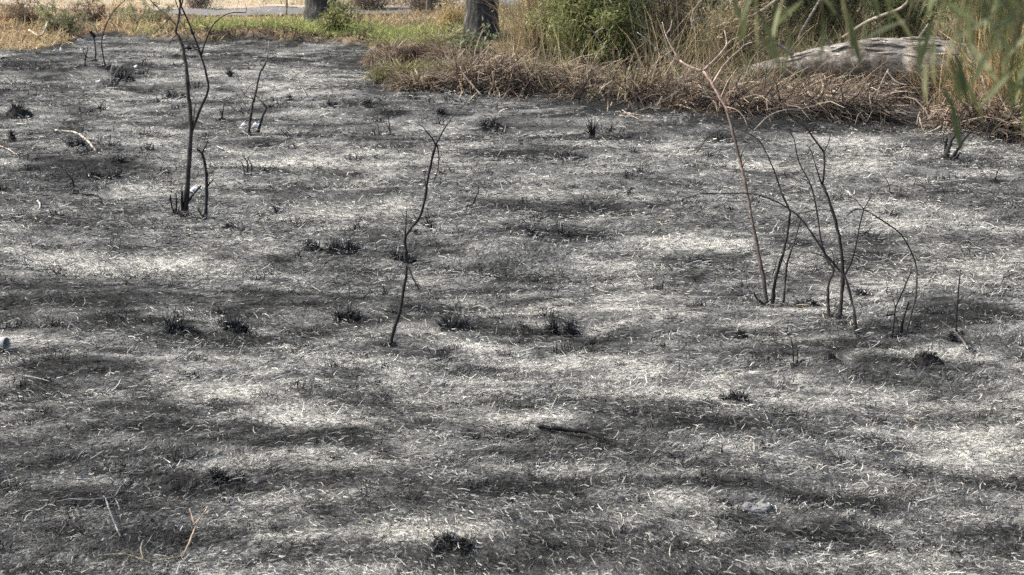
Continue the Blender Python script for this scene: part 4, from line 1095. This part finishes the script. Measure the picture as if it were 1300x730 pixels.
# fallen log on the bank
def log():
    P = [at(950, 92, 17.0), at(1005, 84, 16.8), at(1050, 78, 16.6), at(1100, 74, 16.4), at(1150, 76, 16.25), at(1200, 80, 16.1), at(1236, 88, 15.95)]
    b = P[3].copy(); b.z = float(Z(b.x, b.y))
    root = thing("fallen_log", "pale weathered log lying along the bank behind the reeds", "log", b)
    S = crom(P, 60); n = len(S); s = mpp(b)
    rad = np.interp(np.linspace(0, 1, n), [0, .2, .5, .75, .9, 1], np.array([9, 16, 24, 29, 28, 19])) * s
    mb = MB(); mb.tube(S, rad, (.4, .38, .35), 26, .010, wob=.003); mb.build("trunk", M_log, root, True, b)
    for (i, d, l, r) in [(22, (-.3, -.1, .5), .35, .03), (40, (.25, -.2, .55), .5, .035), (12, (-.5, -.1, .4), .45, .03)]:
        st = Vector(tuple(S[i])); e = st + Vector(d) * l * 1.5
        mb = MB(); mb.tube(crom([st, st.lerp(e, .5) + Vector((.02, 0, .03)), e], 8), np.linspace(r, r * .4, 9), (.33, .30, .26), 7, .08); mb.build("branch_stub", M_log, root, True, b)
    rs = np.random.default_rng(4)
    for k in range(60):                                              # loose strips of bark along the side
        i = rs.integers(4, n - 8); th = rs.uniform(-.2, 2.6)
        A0 = np.array(tuple(S[i])); T = np.array(tuple(S[i + 6])) - A0
        off = np.array([0, -math.cos(th - .9), math.sin(th - .4)]) * rad[i] * 1.03
        p0, p1 = A0 + off, A0 + T * rs.uniform(.7, 1.3) + off + np.array([0, -.01, rs.normal(-.03, .04)])
        mb = MB(); mb.tube([p0, (p0 + p1) / 2 + np.array([0, -.01, .008]), p1], [.010, .014, .006], np.array((.42, .40, .36)) * rs.uniform(.3, 1.0), 4)
        mb.build("bark_strip", M_wood, root, True, b)
log()
def dead_branch(label, strokes, base_px, Yoff=0):
    b = gp(*base_px); b.y += Yoff; b.z = float(Z(b.x, b.y)); root = thing("dead_branch", label, "branch", b)
    for (part, pts, w0, w1, drift) in strokes:
        P = stroke_pts(pts, b.y, 0, drift); S = crom(P, 14); s = mpp(b) * .5
        mb = MB(); mb.tube(S, np.linspace(w0, w1, len(S)) * s, np.array((.42, .37, .30)) * rng.uniform(.8, 1.1), 6, .1); mb.build(part, M_wood, root, True, b)
dead_branch("pale bare branch slanting up over the fallen log", [("branch", [(1070,48),(1085,38),(1100,28),(1120,20),(1145,10),(1160,-8)], 5, 4, -.5), ("twig", [(1085,38),(1078,50),(1072,62)], 2.4, 1.4, .1)], (1070, 95), .6)
dead_branch("thin pale branch standing up behind the fallen log", [("branch", [(1012,52),(1020,36),(1032,15),(1046,-8)], 4, 3, .1)], (1010, 80), 1.2)
dead_branch("dead pale branch leaning over the leaning sapling's crown", [("branch", [(905,36),(930,28),(955,20),(975,8),(995,-6)], 3.4, 4.2, -.2)], (905, 95), .5)
dead_branch("bent pale stick dangling above the right reeds", [("branch", [(1226,55),(1234,70),(1242,82),(1246,96),(1252,112),(1258,128),(1256,138)], 4.6, 3.2, -.2)], (1250, 160), .0)
dead_branch("thin pale stick slanting in front of the green shrub", [("branch", [(764,100),(757,90),(748,80),(740,70)], 3.0, 1.6, .1)], (764, 120), .2)
dead_branch("pale reed leaning across the large reed heap", [("branch", [(1105,146),(1112,125),(1120,104),(1128,88)], 2.6, 2.2, .2), ("twig", [(1126,90),(1138,104),(1152,108)], 2.0, 1.4, -.1)], (1105, 150), -.1)
dead_branch("long pale curved stick at the corner of the burn", [("branch", [(612,122),(600,108),(590,96),(584,84)], 2.2, 1.4, .3)], (612, 122))
dead_branch("pale arched stem in front of the rusty reed heap", [("branch", [(958,165),(975,148),(995,140),(1018,138),(1040,133)], 2.0, 1.2, .3)], (958, 168))
dead_branch("pair of straw stalks sprawling onto the field at right", [("branch", [(1216,147),(1235,158),(1250,170),(1262,186)], 2.8, 1.8, -.8), ("branch", [(1238,152),(1255,160),(1272,172),(1282,184)], 2.4, 1.6, -.8)], (1216, 160), .2)
for i, (lab, pts) in enumerate([("bare pale twiggy branch high in the green shrub, left", [(742,30),(755,42),(764,55),(778,64)]), ("bare pale twiggy branch in the brown thicket", [(884,40),(878,28),(880,14),(890,0)])]):
    dead_branch(lab, [("branch", pts, 2.2, 1.2, .1), ("twig", [pts[1], (pts[1][0] + 10, pts[1][1] - 6), (pts[1][0] + 18, pts[1][1] - 4)], 1.5, .9, .1)], (pts[0][0], 110), .4)
bush("dry_thicket", "dark brown dead brush on the tan bank at upper left", 112, 22, 60, 14, [(.16,.11,.08),(.24,.17,.12),(.10,.075,.06)], 1500, .12, .012, 24, stems=(.22,.17,.13), dry=True, dense=.45, seed=31, group=GD)
bush("dry_thicket", "low brown dead weeds near the far left corner", 20, 38, 60, 12, [(.30,.22,.15),(.22,.16,.11),(.42,.33,.22)], 1500, .14, .012, 24, stems=(.3,.23,.17), dry=True, dense=.45, seed=32, group=GD)
bush("green_shrub", "pale green weeds on the tan bank at upper left", 75, 34, 60, 12, [(.26,.27,.14),(.32,.32,.17)], 1500, .12, .016, 16, dense=.45, seed=33, group=GB)
bush("green_shrub", "pale green weeds behind the tall two stemmed sapling", 180, 30, 90, 10, [(.26,.28,.14),(.34,.33,.18)], 1800, .12, .016, 16, dense=.45, seed=34, group=GB)
lying("fallen_stick", "long pale stick lying on the tan bank at upper left", "stick", [("stick", [(38,52),(52,40),(64,31),(78,26)], 2.4, 1.6, [.1,.14,.14,.12], (.5,.42,.33), (.5,.42,.33)), ("twig", [(64,31),(70,35),(74,38)], 1.6, 1.0, [.14,.12,.1], (.5,.45,.38), (.5,.45,.38))])
lying("fallen_stick", "thin pale stick lying down the tan bank towards the burn", "stick", [("stick", [(80,29),(87,38),(93,47)], 1.8, 1.2, [.12,.1,.05], (.55,.46,.38), (.5,.42,.33))])

# ------------------------------------------------------------------ willow whose twigs hang into the frame, close to the camera
def willow():
    global rng
    keep = rng; rng = np.random.default_rng(99)
    base = Vector((2.7, 2.3, float(Z(2.7, 2.3))))
    root = thing("overhanging_willow", "narrow leaved green branches hanging close at the upper right", "tree", base)
    def W(v): return Vector(v) - base
    mb = MB(); S = crom([W((2.7, 2.3, base.z - .1)), W((2.66, 2.3, .9)), W((2.5, 2.25, 1.9)), W((2.3, 2.2, 3.0)), W((2.1, 2.1, 3.8))], 24)
    mb.tube(S, np.linspace(.14, .06, len(S)), (.09, .08, .07), 14, .04); mb.build("trunk", M_bark, root)
    limbs = [[(2.5, 2.25, 1.95), (1.8, 2.0, 2.35), (1.1, 1.8, 2.3), (.5, 1.65, 2.05), (.25, 1.6, 1.85)], [(2.4, 2.2, 2.5), (1.6, 1.8, 2.7), (.95, 1.55, 2.3), (.55, 1.5, 1.95)],
             [(2.55, 2.25, 1.7), (1.7, 1.9, 2.05), (1.0, 1.7, 1.95), (.7, 1.6, 1.8)]]
    LP = []
    for l in limbs:
        S = crom([W(v) for v in l], 20); LP += [np.array(tuple(q)) for q in S[5:]]
        mb = MB(); mb.tube(S, np.linspace(.035, .006, len(S)), (.12, .10, .08), 8, .05); mb.build("limb", M_wood, root)
    LP = np.array(LP)
    # one lanceolate leaf with a fold along the midrib
    lm = []
    for cc in [(.12, .14, .055), (.16, .18, .075), (.20, .21, .095), (.075, .095, .04)]:
        V = []; Q = []
        for k in range(7):
            t = k / 6; wv = .5 * math.sin(math.pi * min(1, t * .93 + .05)) ** .8; y = .10 * t * t
            V += [(t, -wv * .125, -y + .02 * wv), (t, 0, -y), (t, wv * .125, -y + .02 * wv)]
        for k in range(6):
            a = 3 * k; Q += [(a, a + 1, a + 4, a + 3), (a + 1, a + 2, a + 5, a + 4)]
        mb = MB(); mb.add(V, Q, [], cc); o = mb.build("leaf", M_leaf); lm.append(o.data); bpy.data.objects.remove(o)
    strands = [(962, 1.45, 108, 14), (948, 1.5, 60, 8), (1002, 1.55, 88, 9), (985, 1.6, 40, 6), (1082, 1.5, 112, 12), (1068, 1.6, 40, 5), (1128, 1.55, 48, 8), (1150, 1.5, 66, 9), (1168, 1.45, 84, 11), (1196, 1.4, 150, 17),
               (1208, 1.5, 165, 16), (1222, 1.55, 72, 11), (1240, 1.45, 56, 10), (1262, 1.5, 60, 11), (1278, 1.5, 170, 14), (1294, 1.55, 120, 13), (1310, 1.45, 190, 15), (1185, 1.65, 60, 9), (1330, 1.5, 130, 13), (1108, 1.65, 30, 6), (1176, 1.35, 120, 12), (1230, 1.6, 90, 12), (1250, 1.5, 40, 10), (1300, 1.4, 60, 12), (1268, 1.65, 140, 10), (1140, 1.6, 20, 7), (1158, 1.6, 95, 9), (1215, 1.45, 110, 12), (1290, 1.6, 90, 12), (1256, 1.4, 100, 10), (1100, 1.5, 60, 8), (1030, 1.6, 20, 5), (1305, 1.6, 200, 10), (1286, 1.45, 130, 8), (930, 1.6, 34, 6), (1045, 1.55, 60, 6), (1020, 1.6, 40, 6)]
    for (px, Y, py, nl) in strands:
        Y *= .93; nl = int(nl * .83)
        tip = np.array(tuple(at(px, py - 40, Y) - base))
        st = LP[np.argmin(np.linalg.norm((LP - tip)[:, :2], axis=1))]
        if st[2] < tip[2] + .05: st = st + np.array([0, 0, .1])
        mid = st * .4 + tip * .6 + np.array([rng.normal(0, .01), rng.normal(0, .01), .06])
        S = crom([st, mid, tip], 16)
        mb = MB(); mb.tube(S, np.linspace(.0022, .0010, len(S)), (.20, .18, .09), 5); mb.build("twig", M_wood, root)
        for q in range(nl):
            f = 1 - (q / nl) * min(1., .24 / np.linalg.norm(st - tip)); p = S[int(f * (len(S) - 1))]
            o = link_obj("leaf", lm[rng.integers(0, 4)], root)
            o.location = tuple(p); L = rng.uniform(.035, .062); o.scale = (L, L, L)
            o.rotation_euler = (rng.uniform(-1.2, 1.2), R(rng.uniform(12, 85)), rng.uniform(0, 6.28))
    Pm = []
    for q in range(46):
        px = 1360 - 250 * rng.random() ** 1.5; Yq = rng.uniform(1.35, 2.1); pyq = rng.uniform(-60, 78) if px > 1160 else rng.uniform(-60, 30)
        if px > 1270: pyq = rng.uniform(-40, 170)
        tip = np.array(tuple(at(px, pyq - 30, Yq) - base)); st = tip + np.array([rng.normal(0, .05), rng.normal(0, .03), .28])
        S = crom([st, st * .5 + tip * .5 + rng.normal(0, .012, 3), tip], 10)
        Pm += [(S[i], rng.uniform(.030, .058)) for i in range(2, len(S)) for _ in range(2)]
        mb = MB(); mb.tube(S, np.linspace(.0018, .0009, len(S)), (.20, .18, .09), 4); mb.build("twig", M_wood, root)
    P_ = np.array([p for p, l in Pm]); L_ = np.array([l for p, l in Pm]); N = len(P_)
    V, F, n = ribbons(P_, rng.uniform(0, 6.28, N), -rng.uniform(.5, 1.45, N), L_, L_ * .13, 4, rng.normal(0, .3, N), rng.normal(-.3, .3, N), .1)
    pal = np.array([(.15, .175, .06), (.20, .215, .085), (.11, .14, .05), (.26, .26, .13)]); c = pal[rng.integers(0, 4, N)] * rng.uniform(.8, 1.2, (N, 1))
    o = np_mesh("foliage", V, F, rep(c, n), M_leaf, root); o["kind"] = "stuff"
    rng = keep
willow()
